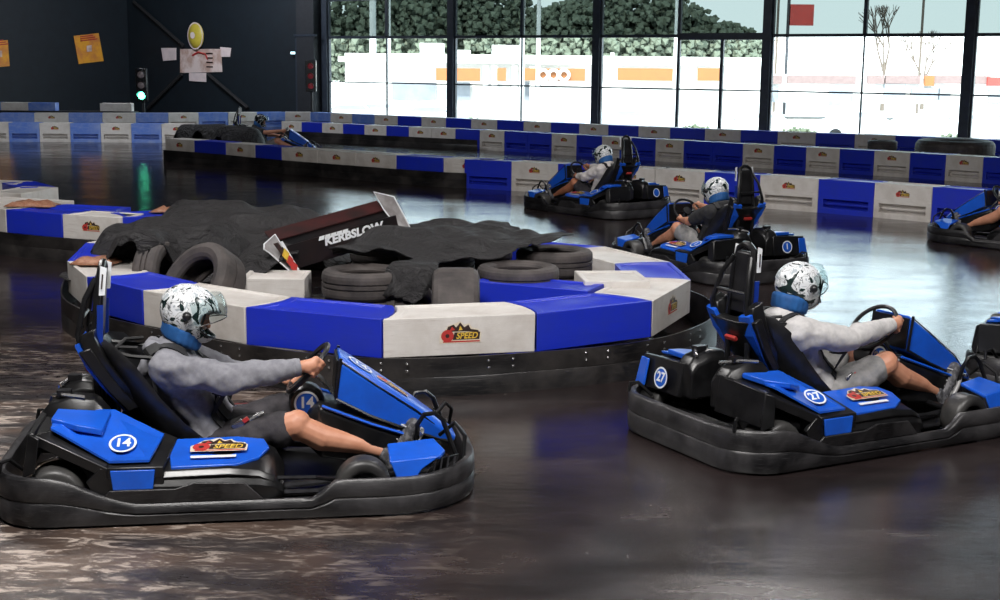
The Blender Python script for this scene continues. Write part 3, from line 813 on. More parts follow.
# ------------------------------------------------------------------ barrier blocks
BH = .48
def block_mesh(o0, o1, i1, i0, z0, z1, color, slot=True, hinge=True):
    """o0->o1 outer (front) edge, i0->i1 inner edge, plan 2-D"""
    o0, o1, i0, i1 = [V((p[0], p[1])) for p in (o0, o1, i0, i1)]
    m = mb(); m.mi(color)
    g = .006
    u = (o1-o0); L = u.length; u /= L
    def end(a, b, bul):
        pts = []
        for k in range(1, 8):
            t = k/8; q = a.lerp(b, t); off = math.sin(PI*t)**.7*bul if hinge else 0
            pts.append(q + u*off)
        return pts
    a0, a1, b1, b0 = o0+u*g, o1-u*g, i1-u*g, i0+u*g
    bul = .045
    e1 = end(a1, b1, bul); e0 = end(b0, a0, bul)
    poly = [a0, a1] + e1 + [b1, b0] + e0
    c = sum(poly, V((0,0)))/len(poly)
    def sc(p, k): return c + (p-c)*k
    n = len(poly)
    P = lambda p, z: (p.x, p.y, z)
    # walls except the front, front with a recessed slot
    vs = [P(p, z0) for p in poly] + [P(p, z1) for p in poly] + [P(sc(p,.86), z1) for p in poly] + [P(sc(p,.83), z1-.010) for p in poly]
    fs = [tuple(range(n-1,-1,-1))]
    for i in range(n):
        j = (i+1)%n
        if not (slot and i == 0): fs.append((i, j, j+n, i+n))
        fs.append((i+n, j+n, j+2*n, i+2*n)); fs.append((i+2*n, j+2*n, j+3*n, i+3*n))
    fs.append(tuple(range(3*n, 4*n)))
    m.add(vs, fs, color)
    if slot:
        inn = V((-u.y, u.x)); inn = inn if (c-(a0+a1)/2).dot(inn) > 0 else -inn
        us = [0, .09, .91, 1]; zs = [z0, z0+.075, z0+.205, z1]
        g_ = [[P(a0.lerp(a1, t), z) for t in us] for z in zs]
        vs = [p for r in g_ for p in r]; fs = []
        for r in range(3):
            for q in range(3):
                if (r, q) != (1, 1): fs.append((r*4+q, r*4+q+1, (r+1)*4+q+1, (r+1)*4+q))
        k = len(vs); dp = .11
        for (r, q) in ((1,1),(1,2),(2,2),(2,1)):
            x, y, z = g_[r][q]; vs.append((x+inn.x*dp, y+inn.y*dp, z+(.012 if r == 1 else -.02)))
        rim = [5, 6, 10, 9]
        for i in range(4): fs.append((rim[i], rim[(i+1)%4], k+(i+1)%4, k+i))
        fs.append((k, k+1, k+2, k+3)); m.add(vs, fs, color)
        # rib inside the slot
        mid0 = a0.lerp(a1, .5); zc = (z0+.14)
        m.box((mid0.x+inn.x*.025, mid0.y+inn.y*.025, zc), (L*.80, .03, .016), color, Matrix.Rotation(math.atan2(u.y,u.x),3,'Z'))
    return m, c, u
def merge_build(m, name, bevel):
    o = m.build(name, None)
    bm = bmesh.new(); bm.from_mesh(o.data); bmesh.ops.remove_doubles(bm, verts=bm.verts, dist=.0004); bmesh.ops.recalc_face_normals(bm, faces=bm.faces); bm.to_mesh(o.data); bm.free()
    o.data.polygons.foreach_set('use_smooth', [True]*len(o.data.polygons)); o.data.set_sharp_from_angle(angle=math.radians(40))
    b = o.modifiers.new('bevel', 'BEVEL'); b.width = bevel; b.segments = 2; b.limit_method = 'ANGLE'; b.angle_limit = math.radians(40)
    return center_origin(o)
def block(o0, o1, i1, i0, color, label, group, z0=0, z1=BH, slot=True, logo=False, logo_w=.24, hinge=True, bevel=.014):
    m, c, u = block_mesh(o0, o1, i1, i0, z0, z1, color, slot, hinge)
    o = merge_build(m, 'barrier_block', bevel); tag(o, label, 'barrier', group)
    if logo:
        a, b_ = V((o0[0], o0[1])), V((o1[0], o1[1])); mid = (a+b_)/2
        nrm = V((u.y, -u.x)); nrm = nrm if (mid-c).dot(nrm) > 0 else -nrm
        xd = V((-nrm.y, nrm.x, 0)); 
        p = V((mid.x+nrm.x*.002, mid.y+nrm.y*.002, z1-.13 if slot else z1-.115)) - o.location
        place_mesh('speed_logo', LOGO, frame(p, xd, (0,0,1)) @ Matrix.Scale(logo_w,4), o)
    return o
ORD = ['first','second','third','fourth','fifth','sixth','seventh','eighth','ninth','tenth','eleventh','twelfth','thirteenth','fourteenth','fifteenth','sixteenth','seventeenth','eighteenth','nineteenth','twentieth','twenty-first','twenty-second','twenty-third','twenty-fourth','twenty-fifth','twenty-sixth','twenty-seventh','twenty-eighth','twenty-ninth','thirtieth','thirty-first','thirty-second','thirty-third','thirty-fourth','thirty-fifth','thirty-sixth']
CM = {'w':'white_block', 'b':'blue_block', 'p':'pale_blue_block'}
CN = {'w':'white', 'b':'blue', 'p':'faded blue'}
def resample(pts, lens):
    """walk the polyline cutting pieces of given length"""
    pts = [V((p[0],p[1])) for p in pts]; out = [pts[0]]; seg = 0; t = 0.0; cur = pts[0]
    for L in lens:
        rem = L
        while True:
            d = pts[seg+1]-cur
            if d.length >= rem or seg == len(pts)-2: cur = cur + d.normalized()*rem; break
            rem -= d.length; seg += 1; cur = pts[seg]
        out.append(cur)
    return out
def row(pts, colors, where, group, depth=.42, z0=0, z1=BH, slot=True, logos='w', lens=None, logo_w=.21, start=0):
    P = [V((p[0],p[1])) for p in pts]; tot = sum((P[i+1]-P[i]).length for i in range(len(P)-1))
    lens = lens or [tot/len(colors)]*len(colors)
    Q = resample(P, lens); cnt = {}
    for i, ch in enumerate(colors):
        a, b = Q[i], Q[i+1]; u = (b-a).normalized(); n = V((-u.y, u.x))
        if n.y < 0: n = -n
        cnt[ch] = cnt.get(ch, 0)+1
        ends = []
        block(a, b, b+n*depth, a+n*depth, CM[ch], f'{ORD[cnt[ch]-1]} {CN[ch]} barrier block {where}', group, z0=z0, z1=z1, slot=slot, logo=(ch in logos), logo_w=logo_w)
    return Q
# main island
IS = [(-3.36,10.36),(-2.98,9.60),(-2.43,9.04),(-1.62,8.44),(-.717,8.07),(.228,8.32),(1.015,8.84),(1.398,9.78),(1.36,10.69),(.90,11.60),(.12,12.04),(-.62,12.55),(-1.45,13.05),(-2.35,13.30),(-3.10,12.55),(-3.55,11.46)]
cols = 'wbwbwbwbwbwbwbwb'
def loop_inner(pts, d):
    n = len(pts); out = []
    for i in range(n):
        p0, p1, p2 = V(pts[i-1]), V(pts[i]), V(pts[(i+1)%n])
        u1 = (p1-p0).normalized(); u2 = (p2-p1).normalized(); n1 = V((-u1.y,u1.x)); n2 = V((-u2.y,u2.x))
        b = (n1+n2).normalized(); out.append(p1 + b*d/max(.5, b.dot(n1)))
    return out
INN = loop_inner(IS, .46)
spots = ['nearest the dark entry corner of the tyre island','just behind the helmet of driver 14 on the tyre island','directly behind the visor of driver 14 on the tyre island','in the front of the tyre island, before the covered tyre stack','with a logo at the front middle of the tyre island','at the front of the tyre island, nearest kart 27','at the corner of the tyre island that faces kart 27','lying behind the white corner block, facing kart 1','at the back of the tyre island, beside the nose of kart 1','at the back of the tyre island, behind the flat tyres','at the back of the tyre island, behind the second cloth','at the back of the tyre island, beyond the racing wing','behind the big black cloth, farthest on the tyre island','hidden under the far side of the big black cloth','beyond the black cloth, next to the neighbouring island','peeking out under the edge of the big black cloth']
for i in range(16):
    j = (i+1)%16
    block(IS[i], IS[j], INN[j], INN[i], CM[cols[i]], f'{CN[cols[i]]} barrier block {spots[i]}', 'blocks around the tyre island', z0=.235, slot=False, logo=(i in (4,6,8)), logo_w=.26)
def skirt(pts, name, label, zt, thick=.012, closed=True, bolts=()):
    pts = [V(p) for p in pts]; n = len(pts)
    # catmull-rom smooth
    out = []
    rng = range(n) if closed else range(n-1)
    for i in rng:
        g = lambda k: pts[k % n] if closed else pts[max(0, min(n-1, k))]
        p0,p1,p2,p3 = g(i-1), g(i), g(i+1), g(i+2)
        for k in range(6):
            t = k/6; out.append(.5*((2*p1)+(p2-p0)*t+(2*p0-5*p1+4*p2-p3)*t*t+(3*p1-p0-3*p2+p3)*t**3))
    if not closed: out.append(pts[-1])
    m = mb(); rings = []; k = len(out)
    for i, p in enumerate(out):
        a = out[(i+1)%k] if closed or i < k-1 else p; b = out[i-1] if closed or i > 0 else p
        t = (a-b).normalized(); o = V((t.y,-t.x)); w = noise.noise(V((p.x*1.3,p.y*1.3,0)))*.008
        Q = lambda d, z: V((p.x+o.x*d, p.y+o.y*d, z))
        rings.append([Q(0,0), Q(w,zt*.5-.004), Q(-.003,zt*.5), Q(w,zt*.5+.004), Q(0,zt), Q(-thick,zt), Q(-thick,0)])
    if closed: rings.append(rings[0])
    m.loft(rings, 'rubber', cap=not closed)
    ob = m.build(name, None, smooth=True, ang=40); tag(ob, label, 'barrier skirt')
    bm_ = None
    for i in bolts:
        p = out[i % k]; t = (out[(i+1)%k]-out[i-1]).normalized(); o = V((t.y,-t.x,0))
        for z in (zt-.03, zt-.075):
            for dd in (0, .16):
                q = p + t*dd
                if bm_ is None:
                    b = mb(); b.lathe([(.009,0),(.009,.004),(.001,.008)], 'chrome', 8); bm_ = b.mesh('bolt')
                place_mesh('bolt', bm_, frame(V((q.x,q.y,z))+o*.004, t.to_3d(), V((0,0,1))) , ob)
    return ob
def offs(pts, ds):
    n = len(pts); out = []
    for i in range(n):
        p0,p1,p2 = V(pts[i-1]), V(pts[i]), V(pts[(i+1)%n]); u = (p2-p0).normalized(); out.append(p1 + V((u.y,-u.x))*ds[i])
    return out
SK = offs(IS, [.06,.05,.04,.04,.04,.05,.09,.20,.18,.10,.06,.05,.05,.05,.05,.06])
skirt(SK, 'rubber_skirt', 'black scuffed rubber belt skirt around the base of the tyre island', .245, bolts=[8,13,17,21,24,28,32,35,38,41])
# blocks lying inside the island
def loose(p, ln, dp, rz, color, label, z0=0, z1=BH, tilt=0):
    u = V((math.cos(rz), math.sin(rz))); n = V((-u.y,u.x)); p = V(p)
    o = block(p-u*ln/2, p+u*ln/2, p+u*ln/2+n*dp, p-u*ln/2+n*dp, color, label, 'loose blocks inside the tyre island', z0=z0, z1=z1, slot=False, hinge=False)
    if tilt: o.rotation_euler = (math.radians(tilt), 0, 0)
    return o
loose((-1.64,9.60), .47, .42, .02, 'white_block', 'dirty white loose block between the leaning tyre and the covered stack', z0=0, z1=.48)
loose((.20,9.28), .88, .36, -.42, 'blue_block', 'blue loose block inside the island, beside the upright tyre', z0=0, z1=.50)
loose((.83,9.42), .48, .50, .10, 'white_block', 'dirty white loose block tilted inside the island by the flat tyres', z0=0, z1=.52)

# left island
LI = [(-6.3,15.0),(-5.16,14.0),(-4.45,13.62),(-3.80,13.38)]
lab2 = ['cut off by the frame edge, on the neighbouring island','with a rust stain, on the front of the neighbouring island','carrying a logo, on the front of the neighbouring island']
for i in range(3):
    u = (V(LI[i+1])-V(LI[i])).normalized(); n = V((-u.y,u.x)); c_ = 'wbw'[i]
    block(LI[i], LI[i+1], V(LI[i+1])+n*.42, V(LI[i])+n*.42, CM[c_], f'{CN[c_]} barrier block {lab2[i]}', 'blocks around the neighbouring island', z0=.235, slot=False, logo=(i == 2), logo_w=.22)
block((-3.78,13.40),(-3.28,13.75),(-3.55,14.15),(-4.02,13.82),'blue_block','blue end block at the pointed tip of the neighbouring island','blocks around the neighbouring island',z0=.235,slot=False)
block((-4.0,14.0),(-4.8,14.25),(-4.72,14.62),(-3.95,14.38),'blue_block','blue block in the second row of the neighbouring island','blocks around the neighbouring island',z0=.235,slot=False)
block((-4.85,14.6),(-5.75,14.9),(-5.65,15.35),(-4.75,15.0),'white_block','white block in the second row of the neighbouring island','blocks around the neighbouring island',z0=.235,slot=False)
block((-5.60,15.7),(-5.45,16.6),(-5.9,16.7),(-6.05,15.8),'white_block','upright white end block at the far side of the neighbouring island','blocks around the neighbouring island',z0=.0,slot=False)
block((-5.5,16.65),(-6.0,17.4),(-6.35,17.1),(-5.9,16.5),'blue_block','blue block farthest back on the neighbouring island','blocks around the neighbouring island',z0=.0,slot=False)
block((-6.05,17.45),(-6.9,17.6),(-6.85,17.15),(-6.1,17.0),'white_block','white block farthest back on the neighbouring island, cut by the frame','blocks around the neighbouring island',z0=.0,slot=False)
skirt([(-6.3,14.96),(-5.16,13.96),(-4.45,13.58),(-3.80,13.34),(-3.24,13.72),(-3.5,14.25),(-3.92,14.42),(-4.7,14.7),(-5.5,15.4),(-6.3,15.6)], 'rubber_skirt', 'black rubber skirt under the neighbouring island blocks', .245)
# crumpled brown rags on blocks
def rag(p, sz, label, seed):
    m = mb(); n = 9; vs = []; fs = []
    for i in range(n):
        for j in range(n):
            x = (i/(n-1)-.5)*sz[0]; y = (j/(n-1)-.5)*sz[1]
            w = noise.noise(V((x*14+seed, y*14, seed)))
            e = max(abs(i/(n-1)-.5), abs(j/(n-1)-.5))*2
            vs.append((p[0]+x+w*.03, p[1]+y+noise.noise(V((x*12,y*12,seed+4)))*.03, p[2]+.012+max(0,(.045+w*.05)*(1-e**3))))
    for i in range(n-1):
        for j in range(n-1): fs.append((i*n+j,(i+1)*n+j,(i+1)*n+j+1,i*n+j+1))
    m.add(vs, fs, 'rag'); o = m.build('tape_scrap', None, smooth=True, ang=180)
    s_ = o.modifiers.new('t','SOLIDIFY'); s_.thickness = .008; tag(center_origin(o), label, 'tape')
MT['rag'] = mat('brown_tape', (.26,.10,.05), (.42,.22,.14), .55, 30, bmp=.5)
rag((-3.10,10.22,BH), (.34,.26), 'brown crumpled tape on the white block nearest the island corner', 1)
rag((-5.0,14.35,BH), (.5,.3), 'brown crumpled tape on top of the neighbouring island blocks', 3)
rag((-3.42,13.92,BH), (.36,.26), 'orange-brown crumpled tape at the pointed tip of the neighbouring island', 6)

# row A: left part on a rubber skirt, right part standing on the floor
LA = [(-6.9,27.8),(-5.46,26.6),(-4.07,25.2),(-1.42,23.05),(-.62,22.6)]
row(LA, 'wbwbwwwbw', 'of the skirted row, from the dark wall', 'blocks of the middle straight on the skirt', z0=.24, slot=False, lens=[.95,1.0,1.0,.85,.98,.98,.98,1.02,.95])
skirt([V(p)+V((-.03,-.05)) for p in LA]+[V((-.62,22.55))], 'rubber_skirt', 'long black rubber skirt under the middle straight barrier', .25, closed=False)
A0, A1 = V((-.62,22.55)), V((6.45,17.4))
row([A0, (.148,22.15), (2.37,20.85), (3.02,20.35), (4.3,19.45), (6.2,17.75), (8.2,16.0)], 'bwbwwbwbwbwb', 'of the near straight row, from its blue end by the skirt', 'blocks of the near straight row', lens=[.88,.86,.86,.84,.86,.90,.92,.86,.84,.86,.86,.86])
# row B
LB = [(-6.0,37.0),(0,32.8),(3.6,29.6),(7.74,25.9),(10.5,23.0)]
row(LB, 'wbwbwbwwbwbbwbwbwbbwbwbwbwb', 'of the second row before the windows, from the dark wall', 'blocks of the second row before the windows', lens=[.74]*27, logo_w=.20)
skirt([(-6.1,36.6),(-3,34.5),(-.6,32.9)], 'rubber_skirt', 'dark rubber strip along the far end of the second row', .25, closed=False)
# row C under the windows
LC = [(-15.0,40.6),(-10.4,42.0),(-6.5,44.6),(-5.35,43.6),(-.2,39.5),(4.3,35.8),(9.6,32.6),(12.5,30.2)]
row(LC, 'pwpwpwpwpwpwpwbwbwbwbwbwbwbwbwbwbw', 'of the row against the glass wall', 'blocks of the row against the glass wall', logo_w=.20)
# row L
row([(-13.2,34.2),(-7.9,34.6)], 'wpwpwpw', 'of the short row beneath the traffic light', 'blocks of the short row by the traffic light', logo_w=.20)
row([(-17.0,43.8),(-14.4,43.9)], 'pwp', 'raised on the plinth under the orange poster', 'raised blocks under the poster', z0=.445, z1=.70, slot=False, logos='')
row([(-13.0,44.0),(-12.0,44.1)], 'w', 'alone on the plinth between poster and traffic light', 'raised blocks under the poster', z0=.445, z1=.70, slot=False, logos='')
for o in C.objects:
    if o.get('group') == 'raised blocks under the poster': o.location.z += .0
# ------------------------------------------------------------------ tyres
def tyre_mesh(R, w, r_in=.58, grooves=2):
    m = mb(); h = w/2
    prof = [(R*r_in,-h*.62),(R*(r_in+.03),-h*.80),(R*(r_in+.10),-h*.92),(R*.82,-h),(R*.93,-h*.92),(R*.985,-h*.74),(R,-h*.55)]
    for g in range(grooves+1):
        a = -.5 + g/(grooves+1)+.5/(grooves+1)
        if g < grooves+1 and g > 0:
            z = h*(-.55 + 1.1*g/(grooves+1)); prof += [(R,z-.008),(R-.010,z-.006),(R-.010,z+.006),(R,z+.008)]
    prof += [(r, -z) for r, z in reversed(prof[:7])]
    prof += [(R*(r_in+.02), h*.45),(R*.86,h*.72),(R*.90,0),(R*.86,-h*.72),(R*(r_in+.02),-h*.45)]
    m.lathe(prof+[prof[0]], 'tyre', 44)
    return m.mesh('tyre')
TY = tyre_mesh(.30, .20); TS = tyre_mesh(.33, .32, .5, 0); TK = tyre_mesh(.26,.19,.6,1)
def tyre(me, p, label, tilt=(0,0,0), group='tyres heaped inside the island'):
    o = bpy.data.objects.new('tyre', me); C.objects.link(o)
    o.matrix_world = Matrix.Translation(p) @ Matrix.Rotation(tilt[2],4,'Z') @ Matrix.Rotation(tilt[1],4,'Y') @ Matrix.Rotation(tilt[0],4,'X')
    return tag(o, label, 'tyre', group)
R_ = math.radians
TL = tyre_mesh(.33, .27, .60, 1)
o = tyre(TL, (-2.15,9.62,.40), 'dark tyre leaning back with its open face upward, just behind driver 14')
o.matrix_world = Matrix.Translation((-2.15,9.62,.40)) @ V((-.55,-.62,.56)).to_track_quat('Z','Y').to_matrix().to_4x4()
tyre(TY, (-2.62,10.2,.37), 'grey-brown tyre standing behind the leaning tyre, half under cloth', (R_(88),0,R_(82)))
for i, (x, y, nm) in enumerate(((-2.45,10.75,'under the big cloth, behind the leaning tyre'),(-2.95,11.1,'under the big cloth near the far blocks'),(-2.0,11.5,'under the big cloth behind the racing wing'))):
    for k in range(3):
        tyre(TY, (x, y, .10+.2*k), f'tyre lying {nm}, {["lowest","middle","topmost"][k]} of its stack')
for k in range(3):
    tyre(TY, (-.95,9.35,.10+.2*k), f'grey tyre lying beside the loose white block, {["lowest","middle","topmost"][k]} of the cloth-topped stack')
tyre(TS, (-.30,9.02,.33), 'wide treadless tyre standing upright with its tread facing the camera', (R_(90),0,R_(92)))
tyre(TK, (-.62,9.30,.28), 'narrow tyre leaning beneath the cloth between stack and upright tyre', (R_(82),0,R_(70)))
for k in range(3):
    tyre(TY, (.13,9.75,.10+.19*k), f'worn tyre lying flat with its open hole upward, {["lowest","middle","topmost"][k]} of the near flat stack')
for k in range(3):
    tyre(TY, (.42,10.45,.10+.205*k), f'tyre lying flat by the back blocks, {["lowest","middle","topmost"][k]} of the far flat stack')
for i,(x,y) in enumerate(((-.5,10.45),(-.95,11.1),(-.2,11.2))):
    for k in range(3):
        tyre(TY, (x,y,.10+.2*k), f'tyre under the second cloth, {["lowest","middle","topmost"][k]} of the {["near","wing-side","back"][i]} stack')
# big tyre behind second row and small ones
big = tyre_mesh(.80,.62,.6,3)
tyre(big, (9.45,28.3,.31), 'huge dark tyre lying flat behind the second row before the windows', (0,0,0), 'tyres beside the barriers')
for k in range(3): tyre(TY, (7.85,28.0,.10+.2*k), f'small tyre beside the huge tyre, {["lowest","middle","topmost"][k]} of its stack', (0,0,0), 'tyres beside the barriers')

# ------------------------------------------------------------------ cloths
def cloth(name, outline, hf, label, seed, step=.045, wr=.035):
    """outline: plan polygon; hf(x,y): supporting height"""
    poly = [V((p[0],p[1])) for p in outline]
    def inside(x, y):
        c = False; n = len(poly); j = n-1
        for i in range(n):
            a, b = poly[i], poly[j]
            if (a.y > y) != (b.y > y) and x < (b.x-a.x)*(y-a.y)/(b.y-a.y)+a.x: c = not c
            j = i
        return c
    x0, x1 = min(p.x for p in poly), max(p.x for p in poly); y0, y1 = min(p.y for p in poly), max(p.y for p in poly)
    nx, ny = int((x1-x0)/step)+1, int((y1-y0)/step)+1
    idx = {}; vs = []; fs = []
    for i in range(nx+1):
        for j in range(ny+1):
            x, y = x0+i*step, y0+j*step
            if not inside(x+noise.noise(V((x*2,y*2,seed)))*.1, y+noise.noise(V((x*2,y*2,seed+9)))*.1): continue
            z = hf(x, y)
            r = 1-abs(noise.noise(V((x*2.6+y*1.1+seed, y*3.8-x*.7, seed))))*2.2
            r2 = 1-abs(noise.noise(V((x*6+seed, y*8, seed+3))))*2
            r3 = noise.noise(V((x*16, y*18, seed+7)))
            r4 = 1-abs(noise.noise(V((x*1.6-y*2.2+seed, y*1.2+x, seed+1))))*3
            z += wr*(r*.9 + r2*.45 + r3*.18 + max(-.5,r4)*.9)
            idx[(i,j)] = len(vs); vs.append((x+.02*r2, y+.02*r, max(.03, z)))
    for (i,j) in idx:
        if (i+1,j) in idx and (i,j+1) in idx and (i+1,j+1) in idx:
            fs.append((idx[(i,j)], idx[(i+1,j)], idx[(i+1,j+1)], idx[(i,j+1)]))
    m = mb(); m.add(vs, fs, 'tarp')
    bm = bmesh.new(); bm.from_mesh(m.mesh('t'))
    bmesh.ops.delete(bm, geom=[v for v in bm.verts if not v.link_faces], context='VERTS')
    for _ in range(2): bmesh.ops.smooth_vert(bm, verts=bm.verts, factor=.35, use_axis_x=True, use_axis_y=True, use_axis_z=True)
    me = bpy.data.meshes.new(name); bm.to_mesh(me); bm.free(); me.materials.append(MT['tarp'])
    for p in me.polygons: p.use_smooth = True
    o = bpy.data.objects.new(name, me); C.objects.link(o)
    ss = o.modifiers.new('sub','SUBSURF'); ss.levels = 1; ss.render_levels = 1
    s_ = o.modifiers.new('t','SOLIDIFY'); s_.thickness = .008
    tag(o, label, 'cloth'); return center_origin(o)
def bumps(lst, base=.45):
    def f(x, y):
        z = base
        for cx, cy, r, h in lst:
            d = math.hypot(x-cx, y-cy); k = 1-sstep(r*.75, r*1.7, d); z = max(z, base+(h-base)*k)
        return z
    return f
cloth('black_cloth', [(-3.42,10.30),(-3.05,10.12),(-2.75,10.0),(-2.45,10.12),(-2.15,10.0),(-1.85,9.85),(-1.55,9.95),(-1.45,10.6),(-1.25,11.3),(-1.1,11.9),(-1.9,12.1),(-2.7,12.15),(-3.15,11.8),(-3.40,11.2)],
      bumps([(-2.45,10.75,.36,.66),(-2.9,11.1,.36,.64),(-2.0,11.4,.45,.72),(-2.5,11.5,.4,.74),(-1.6,10.3,.35,.58),(-2.75,10.25,.22,.66)], .30), 'big black crumpled cloth covering the heap of tyres beside the racing wing', 2.2, wr=.055)
cloth('black_cloth', [(-1.28,9.45),(-.95,9.38),(-.72,9.55),(-.45,9.62),(-.2,9.75),(.02,9.90),(.28,10.15),(.62,10.4),(.35,10.75),(.1,11.4),(-.5,11.5),(-1.05,11.3),(-1.25,10.6)],
      bumps([(-.95,9.4,.30,.66),(-.55,10.4,.45,.70),(-1.0,11.0,.35,.64),(-.2,11.2,.45,.66),(.42,10.5,.34,.66),(0,10.3,.3,.62)], .56), 'black crumpled cloth spread over the tyres between wing and flat tyres', 7.7, wr=.045)
cloth('black_cloth', [(-.92,9.10),(-.60,8.92),(-.50,8.95),(-.46,9.25),(-.42,9.55),(-.72,9.55),(-.82,9.35)], bumps([(-.62,9.3,.20,.60),(-.5,9.5,.2,.60)], .38), 'small black cloth hanging down between the covered stack and upright tyre', 4.1, .03, .03)

cloth('black_cloth', [(-7.2,28.55),(-6.3,27.75),(-5.4,27.05),(-4.75,26.9),(-4.6,27.5),(-5.2,28.3),(-6.2,29.1),(-7.1,29.4)], bumps([(-6.5,28.55,.36,.70),(-6.0,28.15,.40,.72),(-5.5,27.75,.38,.72),(-5.15,27.5,.30,.70)], .0), 'black cloth heap behind the skirted row, next to the half hidden kart', 5.1, .08, .03)
# ------------------------------------------------------------------ racing wing
MT['carbon'] = mat('black_gloss_wing', (.008,.008,.009), (.02,.012,.012), .3, 4)
MT['wing_red'] = mat('dark_red_wing', (.05,.012,.012), (.02,.010,.010), .4, 6)
MT['plate_grey'] = mat('scratched_grey_plate', (.38,.37,.37), (.22,.20,.20), .45, 9)
wg = empty('racing_wing', (-1.27,10.40,.60), 0, 'black racing wing with white lettering and end plates lying across the cloths', 'racing wing')
WLm, WRm = V((-.42,-.25,.00)), V((.40,.25,.20)); wd = (WRm-WLm); wl = wd.length; wx = wd.normalized(); wy = V((0,0,1)).cross(wx).normalized(); wz = wx.cross(wy)
def wp(a, b, c): return WLm + wx*a*wl + wy*b + wz*c
def foil(b0, c0, b1, c1, th, mt, nm):
    m = mb(); rings = []
    for a in (0, .5, 1):
        rings.append([wp(a,b0,c0), wp(a,(b0*2+b1)/3,(c0*2+c1)/3-th), wp(a,b1,c1), wp(a,b1,c1+.006), wp(a,(b0*2+b1)/3,(c0*2+c1)/3+th), wp(a,b0,c0+.008)])
    m.loft(rings, mt); return m.build(nm, wg, smooth=True, ang=50)
mp_ = foil(-.10,-.06,.08,.06,.012,'carbon','main_plane'); 
foil(.06,.07,.20,.13,.010,'wing_red','upper_flap')
fp = mb(); fp.slab([wp(0,-.115,-.14), wp(1,-.115,-.14), wp(1,-.10,.045), wp(0,-.10,.045)], .01, 'carbon', off=wy*.012); fpo = fp.build('face_plate', wg)
tm = mb(); add_text(tm, 'KERBSLOW', .085, 'white', 0, 0, 0, 1.15, .15, .004)
place_mesh('lettering', tm.mesh('lettering'), frame(wp(.60,-.119,-.002), wx, (wp(0,-.10,.045)-wp(0,-.115,-.14))), fpo)
tm = mb()
for k in range(5): tm.add([(k*.05,0,0),(k*.05+.045,0,0),(k*.05+.06,.03,0),(k*.05+.015,.03,0)], [(0,1,2,3)], 'white')
disc(tm, .012, .02, .001, 'plate_grey', .34,-.10); tm.add([(.28,-.12,0),(.31,-.07,0),(.35,-.11,0),(.33,-.13,0)], [(0,1,2,3)], 'plate_grey')
place_mesh('sponsor_marks', tm.mesh('marks'), frame(wp(.30,-.120,.02), wx, (wp(0,-.10,.045)-wp(0,-.115,-.14))), fpo)
for a, s in ((0,-1),(1,1)):
    m = mb(); sk = -.07 if s < 0 else .07
    pl = [wp(a,-.16,-.17)+wx*-sk, wp(a,.10,-.15)+wx*-sk, wp(a,.20,.16)+wx*sk*.3, wp(a,-.12,.10)+wx*sk, wp(a,-.17,.07)+wx*sk*1.1]
    if s < 0: pl = [wp(0,-.17,-.19)+wx*.04, wp(0,-.10,-.19)+wx*.10, wp(0,-.02,.14)+wx*-.0, wp(0,-.16,.12)+wx*-.15, wp(0,-.19,.09)+wx*-.17, wp(0,-.18,.05)+wx*-.13]
    if s > 0: pl = [wp(1,-.13,-.12)+wx*.02, wp(1,-.05,-.11)+wx*.13, wp(1,-.0,.17)+wx*.06, wp(1,.05,.24)+wx*-.08, wp(1,.0,.10)+wx*-.05]
    m.slab(pl, .01, 'plate_grey', off=wy*.012)
    po = m.build('end_plate', wg)
    q = mb(); q.tube(pl, .006, 'white', 5, closed=True); q.build('edge_trim', po)
    if s < 0:
        q = mb()
        for (f0, f1, w0, mt) in ((.12,.95,.020,'ink'),(.30,.9,.012,'white')):
            A_, B_ = wp(0,-.186,.11)+wx*(-.10+f0*.25), wp(0,-.186,-.15)+wx*(.03+f0*.12); q.slab([A_-wx*w0, A_+wx*w0, B_+wx*w0*.7, B_-wx*w0*.7], .002, mt, off=wy*-.002)
        for t, mt in ((.2,'yellow'),(.45,'red'),(.7,'red')):
            c_ = wp(0,-.186,.05-.22*t)+wx*(-.03+.09*t); q.slab([c_+wx*-.03, c_+wz*-.05, c_+wx*.03, c_+wz*.05], .002, mt, off=wy*-.004)
        q.build('plate_print', po)

